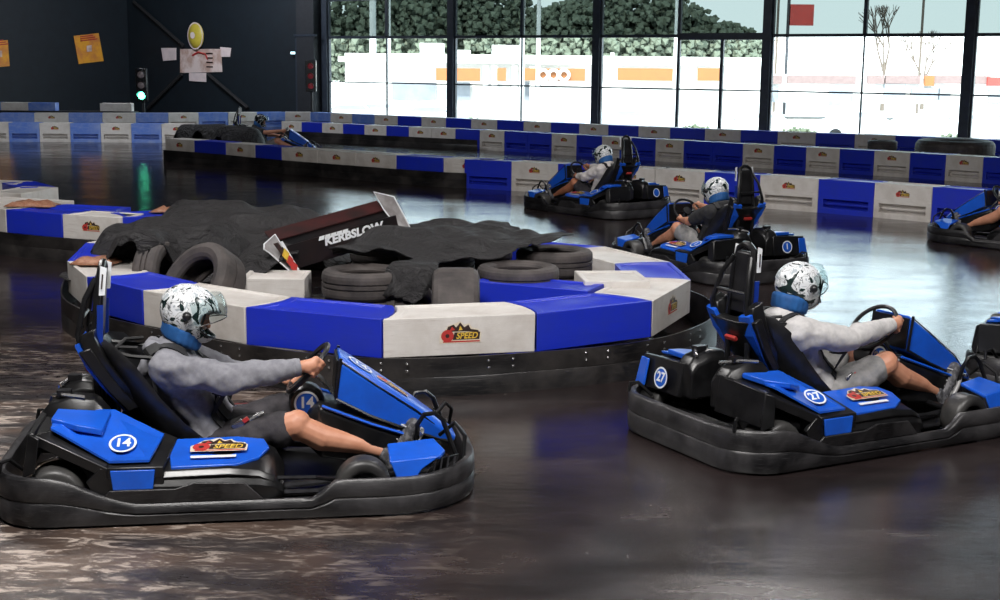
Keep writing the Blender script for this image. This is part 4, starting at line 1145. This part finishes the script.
# ------------------------------------------------------------------ room shell
def floor_mat():
    m, nt, b = new_mat('track_floor')
    v = coords(nt, (1,1,1)); vs = coords(nt, (1.0,2.6,1))
    n1 = noise_n(nt, vs, .9, 8, .62, .6); n2 = noise_n(nt, coords(nt,(1,3.2,1)), 5.5, 8, .75, .8); n3 = noise_n(nt, v, .35, 4, .6)
    # scuff zone at the hairpin in front of the driver of kart 14 (worn concrete)
    base = ramp(nt, n1.outputs['Fac'], [(.30, (.013,.010,.010)), (.55, (.024,.017,.017)), (.75, (.042,.030,.027))])
    sep = N(nt, 'ShaderNodeSeparateXYZ'); nt.links.new(v, sep.inputs[0])
    def mr(o, a, b_, c=0, d=1):
        q = N(nt, 'ShaderNodeMapRange'); q.interpolation_type = 'SMOOTHSTEP'
        for k, x in zip(('From Min','From Max','To Min','To Max'), (a,b_,c,d)): q.inputs[k].default_value = x
        nt.links.new(o, q.inputs['Value']); return q.outputs['Result']
    def mul(a, b_, op='MULTIPLY'):
        q = N(nt, 'ShaderNodeMath', operation=op)
        for k, x in enumerate((a, b_)):
            if isinstance(x, (int,float)): q.inputs[k].default_value = x
            else: nt.links.new(x, q.inputs[k])
        return q.outputs[0]
    zone = mul(mr(sep.outputs['X'], .3, -2.4, .0, 1), mr(sep.outputs['Y'], 11.0, 7.0, 0, 1))
    flecks = mr(n2.outputs['Fac'], .50, .60); patches = mr(n1.outputs['Fac'], .40, .55)
    worn = mul(mul(flecks, mul(patches, .9, 'MULTIPLY')), zone)
    tan = mr(n1.outputs['Fac'], .44, .66, 0, .50); tanz = mul(tan, zone)
    m1 = N(nt, 'ShaderNodeMix', data_type='RGBA'); nt.links.new(tanz, m1.inputs['Factor']); nt.links.new(base.outputs['Color'], m1.inputs['A']); m1.inputs['B'].default_value = (.20,.125,.08,1)
    m2 = N(nt, 'ShaderNodeMix', data_type='RGBA'); nt.links.new(worn, m2.inputs['Factor']); nt.links.new(m1.outputs['Result'], m2.inputs['A']); m2.inputs['B'].default_value = (.50,.42,.36,1)
    # sparse grit marks everywhere in the foreground
    vo = noise_n(nt, v, 16, 3, .6); g = mul(mr(vo.outputs['Fac'], .72, .76), mr(sep.outputs['Y'], 12, 7)); 
    m3 = N(nt, 'ShaderNodeMix', data_type='RGBA'); nt.links.new(mul(g,.5), m3.inputs['Factor']); nt.links.new(m2.outputs['Result'], m3.inputs['A']); m3.inputs['B'].default_value = (.3,.27,.25,1)
    nt.links.new(m3.outputs['Result'], b.inputs['Base Color'])
    rz = mul(mr(n1.outputs['Fac'], .3, .7, .10, .20), mul(zone, mr(n2.outputs['Fac'], .3, .7, .10, .35)), 'ADD')
    rz = mul(rz, mr(sep.outputs['Y'], 8.5, 6.2, 0, .08), 'ADD'); nt.links.new(rz, b.inputs['Roughness'])
    b.inputs['IOR'].default_value = 1.9; b.inputs['Specular IOR Level'].default_value = .5
    bump(nt, b, n2.outputs['Fac'], .12, .01)
    return m
MT['floor'] = floor_mat()
MT['wall_dark'] = mat('dark_teal_wall', (.0035,.0075,.012), (.005,.011,.017), .6, 3, bmp=.1)
MT['ceil'] = mat('black_ceiling', (.012,.012,.013), None, .8, 3)
MT['mull'] = mat('dark_blue_grey_frame', (.018,.024,.036), (.03,.04,.055), .4, 8)
MT['beam'] = mat('dark_beam', (.010,.012,.016), (.016,.018,.022), .6, 6)
MT['glass_lo'] = glass('clear_glass', (.96,.98,.98), 0, .05)
MT['glass_hi'] = glass('tinted_glass', (.345,.375,.372), 0, .06)
MT['glass_top'] = glass('light_tint_glass', (.88,.92,.94), 0, .06)  # unseen top panes, made this clear so the floor mirrors brighter sky
def struct(m, name, **k):
    o = m.build(name, None, **k); o['kind'] = 'structure'; return o
WA_ = V((-1.72,46.4)); W4 = V((12.33,36.3)); wdv = (W4-WA_)/3; Wp = lambda k: WA_+wdv*k
CORN = Wp(-1)+ (Wp(-1)-Wp(0)).normalized()*11.0
dirn = wdv.normalized(); nrm_w = V((-dirn.y, dirn.x)); 
end = Wp(5)
ldir = V((-.62,-.785)).normalized()
LFT = CORN + ldir*52
RGT = end + V((.05,-1)).normalized()*52
fl = mb(); pl = [(CORN.x,CORN.y,0),(LFT.x,LFT.y,0),(LFT.x,-6,0),(RGT.x,-6,0),(RGT.x,RGT.y,0),(end.x,end.y,0)]
pl = [V((CORN.x,CORN.y,0)), V((LFT.x,LFT.y,0)), V((LFT.x,-8,0)), V((end.x+1.5,-8,0)), V((end.x,end.y,0))]
fl.add(pl+[p+V((0,0,-.2)) for p in pl], [tuple(range(5)), tuple(range(9,4,-1))]+[(i,i+5,(i+1)%5+5,(i+1)%5) for i in range(5)], 'floor'); struct(fl, 'floor')
ZC = 7.4
cl = mb(); cl.add([p+V((0,0,ZC)) for p in pl]+[p+V((0,0,ZC+.3)) for p in pl], [tuple(range(4,-1,-1)), tuple(range(5,10))]+[(i,(i+1)%5,(i+1)%5+5,i+5) for i in range(5)], 'ceil'); struct(cl, 'ceiling')
def wall(a, b, name, z0=0, z1=ZC, th=.3, mt='wall_dark', kind=True):
    a, b = V((a[0],a[1])), V((b[0],b[1])); u = (b-a).normalized(); n = V((-u.y,u.x))
    m = mb(); m.prism([a, b, b+n*th, a+n*th], z0, z1, mt)
    return struct(m, name) if kind else m
wall(CORN, Wp(-1)-dirn*.1, 'wall_back')
wall(V((pl[1].x,pl[1].y)), CORN, 'wall_left')
wall(V((pl[2].x,pl[2].y)), V((pl[1].x,pl[1].y)), 'wall_side')
wall(V((pl[3].x,pl[3].y)), V((pl[2].x,pl[2].y)), 'wall_rear')
wall(end, V((pl[3].x,pl[3].y)), 'wall_right')
ZT, ZR, ZX, ZW = 2.98, 1.40, 4.30, 6.4
h_ = mb(); 
a, b = Wp(-1), Wp(5); n = nrm_w
h_.prism([a, b, b+n*.3, a+n*.3], ZW, ZC, 'wall_dark'); struct(h_, 'wall_front')
h_ = mb(); h_.prism([a-n*.02, b-n*.02, b+n*.3, a+n*.3], 0, .12, 'mull'); struct(h_, 'trim_1')
rotw = Matrix.Rotation(math.atan2(dirn.y, dirn.x), 3, 'Z')
L = wdv.length
for k in range(-1, 5):
    A_ = Wp(k); m = mb(); c = lambda s, z: V((A_.x+dirn.x*s, A_.y+dirn.y*s, z))
    m.box(c(0,ZW/2), (.26,.24,ZW), 'mull', rotw)
    m.box(c(.16,ZW/2), (.06,.10,ZW), 'mull', rotw)
    m.box(c(L/2,(ZT+ZW)/2), (.10,.10,ZW-ZT), 'mull', rotw); m.box(c(L/2,ZT/2), (.045,.06,ZT), 'mull', rotw)
    m.box(c(L/2,ZT), (L,.10,.09), 'mull', rotw); m.box(c(L/2,ZX), (L,.10,.09), 'mull', rotw); m.box(c(L/2,ZR), (L,.05,.045), 'mull', rotw)
    if k == 1:
        m.box(c(L*.75,ZT-.02), (L/2,.14,.20), 'mull', rotw); m.box(c(L*.75,ZT/2), (.10,.08,ZT), 'mull', rotw)
        m.box(c(L*.5,ZT/2), (.09,.08,ZT), 'mull', rotw)
    w = struct(m, 'window_%d' % (k+2))
    for z0, z1, mt in ((.12,ZT-.04,'glass_lo'),(ZT+.04,ZX-.04,'glass_hi'),(ZX+.04,ZW,'glass_top')):
        g = mb(); g.box(c(L/2,(z0+z1)/2), (L-.26,.012,z1-z0), mt, rotw); go = g.build('pane', w)
# dark column left of the windows
m = mb(); c0 = Wp(-1)-dirn*.62
m.box((c0.x-n.x*.2,c0.y-n.y*.2,ZC/2), (.85,.5,ZC), 'beam', rotw); m.box((c0.x-dirn.x*.50-n.x*.35,c0.y-dirn.y*.50-n.y*.35,1.55), (.10,.10,3.1), 'mull', rotw)
m.box((c0.x-n.x*.42,c0.y-n.y*.42,3.05), (1.1,.10,.08), 'mull', rotw); struct(m, 'trim_2')

# wall things ---------------------------------------------------------------
def on_back(px, py):
    """point of the back wall seen at a pixel"""
    d = CR*(px-500)+CU*(300-py)+FW*F; n3 = V((n.x,n.y,0)); a3 = V((Wp(-1).x, Wp(-1).y, 0))
    t = (a3-V((0,0,H))).dot(n3)/d.dot(n3); return V((0,0,H))+d*t
def on_left(px, py):
    nl = V((-ldir.y, ldir.x)); n3 = V((nl.x,nl.y,0)); a3 = V((CORN.x,CORN.y,0)); d = CR*(px-500)+CU*(300-py)+FW*F
    t = (a3-V((0,0,H))).dot(n3)/d.dot(n3); return V((0,0,H))+d*t
MT['paper'] = mat('wall_paper_print', (.72,.60,.56), (.50,.34,.28), .7, 2.2, lo=.42, hi=.6)
MT['paper2'] = mat('pale_paper', (.78,.66,.64), (.66,.56,.55), .7, 3)
MT['poster'] = mat('orange_poster', (.78,.36,.03), (.60,.22,.05), .6, 2.2, lo=.4, hi=.6)
MT['balloon'] = mat('yellow_print', (.62,.50,.06), (.45,.36,.04), .4, 2)
def sheet(corners, fn, mt, name, label, cat, group=None, lift=.05):
    P = [fn(*c) for c in corners]; nn = (P[1]-P[0]).cross(P[3]-P[0]).normalized(); tocam = (V((0,0,2))-P[0]); nn = nn if nn.dot(tocam) > 0 else -nn
    m = mb(); m.slab([p+nn*lift for p in P], .02, mt, off=-nn*.02); o = m.build(name, None, bevel=.004); tag(o, label, cat, group); return o, P, nn
tilts = [((162,48),(177,48),(177,60),(164,61)), ((181,49),(222,49),(223,72),(181,73)), ((221,47),(232,48),(231,57),(222,57)), ((190,73),(207,73),(207,82),(190,81))]
for cc, lb in zip(tilts, ('small tilted pale paper beside the big printed sheet, traffic-light side','big printed sheet pinned under the yellow oval','small pale paper beside the big printed sheet, window side','pale paper pinned below the big printed sheet')):
    o, P, nn = sheet(cc, on_back, 'paper' if lb.startswith('big') else 'paper2', 'wall_paper', lb, 'paper', 'papers pinned to the dark wall')
    if lb.startswith('big'):
        c_ = sum(P, V())/4+nn*.06; ux = (P[1]-P[0]).normalized(); q = mb()
        q.tube([c_+ux*(-.45)+V((0,0,.2)), c_+ux*-.1+V((0,0,.33)), c_+ux*.3+V((0,0,.25)), c_+ux*.42+V((0,0,.05))], .035, 'red', 6); q.build('printed_arc', o)
        q = mb()
        for k in range(4): q.box(c_+ux*.52+V((0,0,.28-.17*k)), (.35,.02,.05), 'ink', rotw)
        q.build('printed_lines', o)
oc = on_back(198,36); m = mb(); ux = dirn.to_3d(); P_ = []
fr_ = frame(oc+V((-n.x*.12,-n.y*.12,0)), ux, (0,0,1))
m.lathe([(.001,.16),(.22,.14),(.38,.05),(.43,-.02),(.38,-.08),(.001,-.10)], 'balloon', 28); m.v = [fr_ @ V((p.x,p.y*1.2,p.z)) for p in m.v]
bo = m.build('foil_balloon', None, smooth=True); tag(bo, 'yellow oval balloon with a pale printed centre above the pinned papers', 'balloon')
q = mb(); disc(q, 0, .14, .165, 'paper2', 0, .02, .9); q.v = [fr_ @ p for p in q.v]; q.build('printed_patch', bo)
q = mb(); disc(q, .39, .44, .03, 'paper2', 0, 0, 1.2); q.v = [fr_ @ p for p in q.v]; q.build('rim', bo)
for cc, lb in ((((73,36),(98,33),(103,61),(78,64)),'orange poster on the dark side wall near the corner'),(((-14,42),(7,40),(9,66),(-10,68)),'orange poster cut off at the frame edge')):
    o, P, nn = sheet(cc, on_left, 'poster', 'poster', lb, 'poster', 'orange posters on the dark wall')
    c_ = sum(P, V())/4+nn*.07; q = mb(); ux2 = (P[1]-P[0]).normalized()
    q.slab([c_+ux2*-.12+V((0,0,-.12)), c_+ux2*.12+V((0,0,-.12)), c_+ux2*.12+V((0,0,.12)), c_+ux2*-.12+V((0,0,.12))], .01, 'paper', off=nn*.01)
    for k in range(3): q.slab([c_+ux2*-.4+V((0,0,.32+.08*k)), c_+ux2*(.4-.1*k)+V((0,0,.32+.08*k)), c_+ux2*(.4-.1*k)+V((0,0,.36+.08*k)), c_+ux2*-.4+V((0,0,.36+.08*k))], .01, 'red', off=nn*.01)
    q.build('poster_print', o)
MT['g_on'] = emis('green_signal_glow', (.10,1.0,.55), 9.0); MT['r_dim'] = emis('dim_red_signal', (.25,.02,.03), .15); MT['pale_off'] = mat('unlit_lens', (.25,.20,.20), None, .3, 5)
MT['sign_glow'] = emis('exit_glow', (.55,.85,.9), 1.6)
def signal(p, lenses, label, r=.12):
    t = empty('traffic_light', p, 0, label, 'traffic light', 'traffic lights'); m = mb(); m.box((0,0,0), (.36,.2,1.05), 'kblack'); m.build('housing', t, bevel=.03)
    for z, mt in zip((.33,0,-.33), lenses):
        q = mb(); q.lathe([(r,.0),(r*.8,.03),(.001,.05)], mt, 20); q.v = [V((p.x, -.10-p.z, p.y+z)) for p in q.v]; q.build('lens', t, smooth=True)
        q = mb(); q.loft([[V((r*1.1*math.cos(a), -.10-d, r*1.1*math.sin(a)+z)) for a in [PI*k/10 for k in range(11)]] for d in (0,.12)], 'kblack', cap=False, closed=False)
        q.build('hood', t)
    m = mb(); m.box((0,.10,-1.1), (.08,.08,1.3), 'beam'); m.build('post', t)
pg = atY(142,85,43.5)
signal(pg, ('pale_off','pale_off','g_on'), 'traffic light with its bottom lamp lit green, before the dark wall')
signal(atY(311,76,46.0), ('r_dim','r_dim','r_dim'), 'dim red traffic light beside the dark column next to the windows', .10)
ex = on_back(296,53); m = mb(); m.box((0,0,0), (.30,.08,.14), 'beam', rotw);
o = m.build('wall_sign', None, loc=ex+V((-n.x*.1,-n.y*.1,0))); q = mb(); q.box((-n.x*.05,-n.y*.05,0), (.24,.02,.09), 'sign_glow', rotw); q.build('lit_panel', o); tag(o, 'small pale glowing sign on the dark wall beside the column', 'sign')
for a_, b_, nm in (((136,2),(186,46),'slanting down towards the yellow oval'),((184,74),(150,108),'low strut on the traffic-light side of the papers'),((210,74),(250,108),'low strut on the window side of the papers')):
    m = mb(); p0, p1 = on_back(*a_), on_back(*b_); off = V((-n.x*.12,-n.y*.12,0)); m.tube([p0+off, p1+off], .07, 'ceil', 6); o = m.build('wall_brace', None); tag(o, 'dark diagonal steel wall brace, '+nm, 'brace', 'braces on the dark wall')
# low plinth under the raised blocks
m = mb(); m.prism([(-17.4,43.7),(-11.9,43.95),(-11.9,44.6),(-17.4,44.4)], 0, .44, 'beam'); tag(m.build('plinth', None), 'low dark plinth carrying the raised blocks under the orange poster', 'plinth')

# ------------------------------------------------------------------ outside
MT['tarmac'] = mat('pale_forecourt', (.55,.54,.52), (.42,.41,.40), .9, .6)
MT['store'] = mat('white_store_wall', (.78,.77,.75), (.70,.69,.67), .8, 2)
MT['brick'] = mat('pale_brown_brick', (.22,.16,.155), (.19,.135,.13), .9, 4)
MT['orange'] = mat('orange_sign_band', (.30,.11,.03), (.28,.10,.03), .6, 2)
MT['shopglass'] = mat('shop_glass', (.19,.21,.24), (.23,.25,.28), .2, 2)
MT['leaf'] = mat('tree_leaves', (.10,.12,.085), (.13,.15,.11), .8, 3, bmp=.5)
MT['bushleaf'] = mat('pale_bush_leaves', (.10,.13,.08), (.16,.18,.12), .8, 3)
MT['bark'] = mat('bark', (.14,.11,.09), None, .9, 8)
MT['pole'] = mat('pale_pole', (.75,.75,.75), None, .5, 3)
MT['cw'] = mat('white_car_paint', (.75,.75,.76), None, .25, 2); MT['cg'] = mat('silver_car_paint', (.45,.48,.52), None, .25, 2); MT['cr'] = mat('red_car_paint', (.5,.05,.04), None, .25, 2)
ZG = -1.2
m = mb(); q0 = Wp(-9)+n*.35; q1 = Wp(16)+n*.35; m.prism([q0, q1, q1+n*160, q0+n*160], ZG-.1, ZG, 'tarmac'); o = m.build('ground', None); o['kind'] = 'structure'
def ob(px, py, Y): return atY(px, py, Y)
def bbox(m, px0, px1, y0, y1, Y, depth, mt):
    a = ob(px0, y1, Y); b = ob(px1, y0, Y); m.box(((a.x+b.x)/2, Y+depth/2, (a.z+b.z)/2), (abs(b.x-a.x), depth, abs(b.z-a.z)), mt)
st = empty('petrol_station', ob(560,101,86)*1, 0, 'white shop building with an orange sign band across the road', 'building'); st.location.z = ZG
def part(fn, name, par, **k):
    m = mb(); fn(m); off = par.matrix_world.translation if par.parent is None else V()
    m.v = [p - V(par.location) for p in m.v]; return m.build(name, par, **k)
bpy.context.view_layer.update()
def f1(m):
    a = ob(345,66,86); b = ob(770,66,86); m.box(((a.x+b.x)/2,89,(ZG+2.75)/2), (b.x-a.x,6,2.75-ZG), 'store')
part(f1, 'wall', st)
part(lambda m: bbox(m, 338,772,66.5,56.5,84.6,1.6,'store'), 'canopy_roof', st)
for k, (x0,x1) in enumerate(((436,480),(497,506),(520,585),(618,676),(698,722))):
    b = part(lambda m: bbox(m, x0,x1,81,68,84.5,.12,'orange'), 'sign_band', st)
for k, x in enumerate((543,553.5,564)):
    def fo(m, x=x):
        c_ = ob(x,75,84.3); m.tube([c_+V((.30*math.cos(a),0,.30*math.sin(a))) for a in [2*PI*i/16 for i in range(16)]], .11, 'white', 6, closed=True)
    part(fo, 'sign_letter', st)
for x0,x1 in ((392,436),(524,538),(452,470)): part(lambda m: bbox(m, x0,x1,100,82,85.7,.2,'shopglass'), 'shop_window', st)
for x0,x1,y0,y1 in ((420,443,58,43),(492,523,58,45),(452,470,58,50)): part(lambda m: bbox(m, x0,x1,y0,y1,87,2,'store'), 'roof_unit', st)
for x in (483,492,512,530,690): part(lambda m: bbox(m, x,x+5,104,66,84.8,.4,'store'), 'column', st)
hb = empty('shop_terrace', V((ob(880,80,90).x,90,ZG)), 0, 'pale brick shop terrace across the road beyond the glass', 'building')
bpy.context.view_layer.update()
part(lambda m: bbox(m, 735,1120,106,74,90,6,'store'), 'wall', hb)
for x0,x1 in ((735,782),(788,856),(868,884),(886,920),(925,990)): part(lambda m: bbox(m, x0,x1,84,75,89.7,.3,'brick'), 'brick_band', hb)
for x0,x1,y0,y1 in ((745,759,98,88),(768,778,102,86),(830,852,106,90),(885,905,97,84),(912,938,100,88),(940,950,100,88),(990,1015,104,90)):
    w = part(lambda m: bbox(m, x0,x1,y0,y1,89.6,.3,'shopglass'), 'shop_window', hb)
part(lambda m: bbox(m, 925,934,86,76,89.5,.2,'orange'), 'sign_panel', hb)
part(lambda m: bbox(m, 988,1004,86,77,89.5,.2,'cr'), 'sign_panel', hb)
# trees
def foliage(c, r, sz, mt='leaf', cnt=260, seed=1):
    rnd = random.Random(seed); m = mb()
    for i in range(cnt):
        a = rnd.random()*2*PI; b_ = math.acos(2*rnd.random()-1); q = rnd.random()**.4
        p = V((r[0]*q*math.sin(b_)*math.cos(a), r[1]*q*math.sin(b_)*math.sin(a), r[2]*q*math.cos(b_)))
        e = V((rnd.uniform(-1,1),rnd.uniform(-1,1),rnd.uniform(-.5,.5))).normalized(); f_ = e.orthogonal().normalized(); s_ = sz*rnd.uniform(.6,1.3); g_ = e.cross(f_)
        t = V(c)+p
        m.add([t+e*s_, t+f_*s_, t-e*s_, t-f_*s_, t+g_*s_, t-g_*s_], [(0,1,4),(1,2,4),(2,3,4),(3,0,4),(1,0,5),(2,1,5),(3,2,5),(0,3,5)], mt)
    return m
tr = [(352,3.6,5.9,7.0,118),(385,6,9.5,8,116),(420,5,8.5,7.5,120),(478,5.5,9,8,118),(540,4,5.9,7.4,120),(575,4.5,7.5,7,117),(628,6,9.5,8,119),(668,5,8,7.4,121),(720,4.0,5.2,5,124)]
tl = ['beside the dark column','behind the first pale lamp post','before the first broad mullion','behind the rooftop unit','behind the twin lamp posts','just before the second broad mullion','just after the second broad mullion','behind the thin mullion above the door','low, above the glass door']
for i, (px, rx, top, rz_, Y) in enumerate(tr):
    x = ob(px,60,Y).x; t = empty('tree', (x,Y,ZG), 0, 'dark leafy tree across the road, '+tl[i], 'tree', 'trees behind the shop')
    zt = 2+ (67-(-10 if top > 8 else 10 if top > 6 else 28))*Y/1350+.0
    cz = zt*.55-ZG
    foliage((0,0,cz+.3), (rx*1.1,3,max(1.8,zt*.5)), .34, 'leaf', 1700, i).build('crown', t)
    m = mb(); m.tube([(0,0,0),(.1,0,cz*.6),(0,.1,cz)], [.35,.25,.15], 'bark', 8); m.build('trunk', t)
def bare_tree(px, Y, h, label, seed):
    t = empty('bare_tree', (ob(px,60,Y).x,Y,ZG), 0, label, 'tree', 'bare trees over the terrace'); m = mb(); rnd = random.Random(seed)
    def br(p, d, l, r, dep):
        q = p+d*l; m.tube([p,q], [r,r*.6], 'bark', 5)
        if dep: 
            for _ in range(3): br(q, (d+V((rnd.uniform(-.7,.7),rnd.uniform(-.4,.4),rnd.uniform(-.1,.5)))).normalized(), l*.72, r*.6, dep-1)
    br(V((0,0,0)), V((0,0,1)), h*.4, .2, 4); m.build('branches', t)
bare_tree(885,112,7.5,'bare branching tree seen through the tinted upper glass',3); bare_tree(925,118,6,'smaller bare tree near the last broad mullion',5)
MT['haze_leaf'] = MT['leaf']
for px, Y, zt, r, lb in ((373,70,9,.17,'thick pale lamp post, first beyond the glass by the dark column'),(389,74,9,.10,'thin pale lamp post beside the thick one'),(522,74,9,.13,'pale lamp post behind the middle of the second bay'),(538,70,9,.11,'second of the twin pale lamp posts'),(612,80,2.9,.12,'short pale post just after the second broad mullion'),(675,72,9,.10,'pale post behind the thin mullion above the door')):
    t = empty('lamp_post', (ob(px,70,Y).x,Y,ZG), 0, lb, 'lamp post', 'pale posts across the road'); m = mb(); m.tube([(0,0,0),(0,0,zt-ZG)], r, 'pole', 10); m.build('pole', t, smooth=True)
    if zt > 5: m = mb(); m.tube([(0,0,zt-ZG),(.4,0,zt-ZG+.4),(1.3,0,zt-ZG+.5)], r*.6, 'pole', 6); m.box((1.5,0,zt-ZG+.5),(.7,.25,.12),'pole'); m.build('lamp_arm', t)
ps = empty('pylon_sign', (ob(800,20,100).x,100,ZG), 0, 'red shop sign on a post above the terrace', 'sign'); 
m = mb(); m.tube([(-.85,0,0),(-.85,0,ob(800,2,100).z-ZG+.4)], .12, 'steel', 8); m.build('post', ps)
m = mb(); m.box((.1,0,ob(800,15,100).z-ZG), (1.7,.3,1.5), 'cr'); m.build('sign_panel', ps)
for px, Y in ((776,104),(920,106)):
    t = empty('power_pole', (ob(px,60,Y).x,Y,ZG), 0, 'thin wooden power pole '+('near the red sign' if px < 800 else 'near the last broad mullion'), 'power pole', 'power poles'); m = mb(); m.tube([(0,0,0),(0,0,9)], .10, 'bark', 6); m.box((0,0,5.4),(1.6,.1,.1),'bark'); m.build('pole', t)
def car(px, Y, mt, rz, label):
    t = empty('car', (ob(px,90,Y).x,Y,ZG), rz, label, 'car', 'parked cars across the road'); m = mb()
    prof = [(-2.1,.35),(-2.15,.75),(-1.9,.95),(-1.35,1.02),(-.75,1.42),(.55,1.45),(1.15,1.0),(1.9,.88),(2.15,.65),(2.1,.35)]
    m.loft([[V((x,y*(.78 if z > 1.1 else 1),z)) for x,z in prof] for y in (-.85,-.7,.7,.85)], mt); b_ = m.build('body', t, bevel=.05)
    for s in (1,-1):
        q = mb(); q.slab([(-1.15,.80*s,1.04),(-.70,.70*s,1.37),(.50,.70*s,1.38),(.98,.80*s,1.04)], .02, 'shopglass', off=(0,.02*s,0)); q.build('side_window', b_)
        for x in (-1.35,1.35):
            q = mb(); q.lathe([(.001,-.1),(.32,-.1),(.33,0),(.32,.1),(.001,.1)], 'kblack', 18, Matrix.Translation((x,.78*s,.33)) @ Matrix.Rotation(PI/2,4,'X')); q.build('wheel', t, smooth=True)
    q = mb(); q.slab([(.60,-.62,1.42),(1.15,-.72,1.02),(1.15,.72,1.02),(.60,.62,1.42)], .02, 'shopglass', off=(.02,0,.02)); q.build('windscreen', b_)
for i, (px, Y, mt, rz) in enumerate(((350,64,'cw',.2),(382,66,'cw',2.9),(430,62,'cw',.1),(628,60,'cg',.1),(760,58,'cw',3.0),(860,62,'cw',.1),(925,56,'cg',.2),(985,60,'cw',0))):
    car(px, Y, mt, rz, ['white','white','white','silver','white','white','silver','white'][i]+' parked car seen through the glass, '+['beside the dark column','behind the first lamp posts','before the first broad mullion','after the second broad mullion','by the third broad mullion','in the middle of the fourth bay','before the last broad mullion','beyond the last broad mullion'][i])
for i, (px, Y) in enumerate(((341,58),(372,64),(400,58),(470,62),(697,56),(800,54),(960,50))):
    o = foliage((0,0,.55), (.9,.6,.40), .10, 'bushleaf', 160, 40+i).build('bush', None, loc=(ob(px,90,Y).x,Y,ZG)); tag(o, 'low green bush outside, '+['next to the dark column','between column and lamp posts','just past the lamp posts','past the first broad mullion','behind the glass door','in the fourth bay','past the last broad mullion'][i], 'bush', 'low bushes outside the glass')

# ------------------------------------------------------------------ light
w = bpy.data.worlds.new('sky'); S.world = w; w.use_nodes = True; nt = w.node_tree
bg = nt.nodes['Background']; bg.inputs['Strength'].default_value = 6.0
tc = N(nt, 'ShaderNodeTexCoord'); sp = N(nt, 'ShaderNodeSeparateXYZ'); nt.links.new(tc.outputs['Generated'], sp.inputs[0])
r = ramp(nt, sp.outputs['Z'], [(.0, (.82,.90,.91)), (.35, (.66,.82,.90))]); nt.links.new(r.outputs['Color'], bg.inputs['Color'])
def sun(d, s, c, a=1.0):
    l = bpy.data.lights.new('sun','SUN'); l.energy = s; l.color = c; l.angle = math.radians(a); o = bpy.data.objects.new('sun', l); C.objects.link(o)
    o.rotation_euler = V(d).to_track_quat('-Z','Y').to_euler(); return o
sun((.25,.75,-.62), 7.0, (1,.96,.88))
def area(p, tgt, size, e, c=(1,1,1)):
    l = bpy.data.lights.new('hall_or_fill_lamp','AREA'); l.shape = 'RECTANGLE'; l.size = size[0]; l.size_y = size[1]; l.energy = e; l.color = c
    o = bpy.data.objects.new('hall_or_fill_lamp', l); C.objects.link(o); o.location = p; o.rotation_euler = (V(tgt)-V(p)).to_track_quat('-Z','Y').to_euler(); return o
area((-1.5,3.0,6.2), (-1,8,0), (2.5,1.2), 560, (1,.97,.94))
area((3.5,3.5,6.2), (2.5,8.5,0), (2.2,1.2), 330, (1,.97,.95))
area((-5,11,6.4), (-3,11.5,0), (2.5,1.2), 260, (1,.97,.95))
area((3,14,6.4), (1.5,14,0), (2.5,1.2), 240, (1,.97,.95))
area((-11,46,6.9), (-11.5,51,1.5), (4,1.2), 620, (.85,.9,1))  # added fill aimed at the back wall to brighten the pinned papers
area((-8.5,29,6.8), (-11,36,.2), (3,1.2), 420, (.9,.94,1))  # added fill brightening the short row's front faces, turned away from the camera
vs_ = S.view_settings; S.display_settings.display_device = 'sRGB'
vs_.view_transform = 'Standard'; vs_.look = 'None'; vs_.exposure = 0; vs_.gamma = 1; vs_.use_curve_mapping = False
S.cycles.max_bounces = 8; S.cycles.transparent_max_bounces = 12; S.cycles.use_denoising = True
S.cycles.sample_clamp_indirect = 6
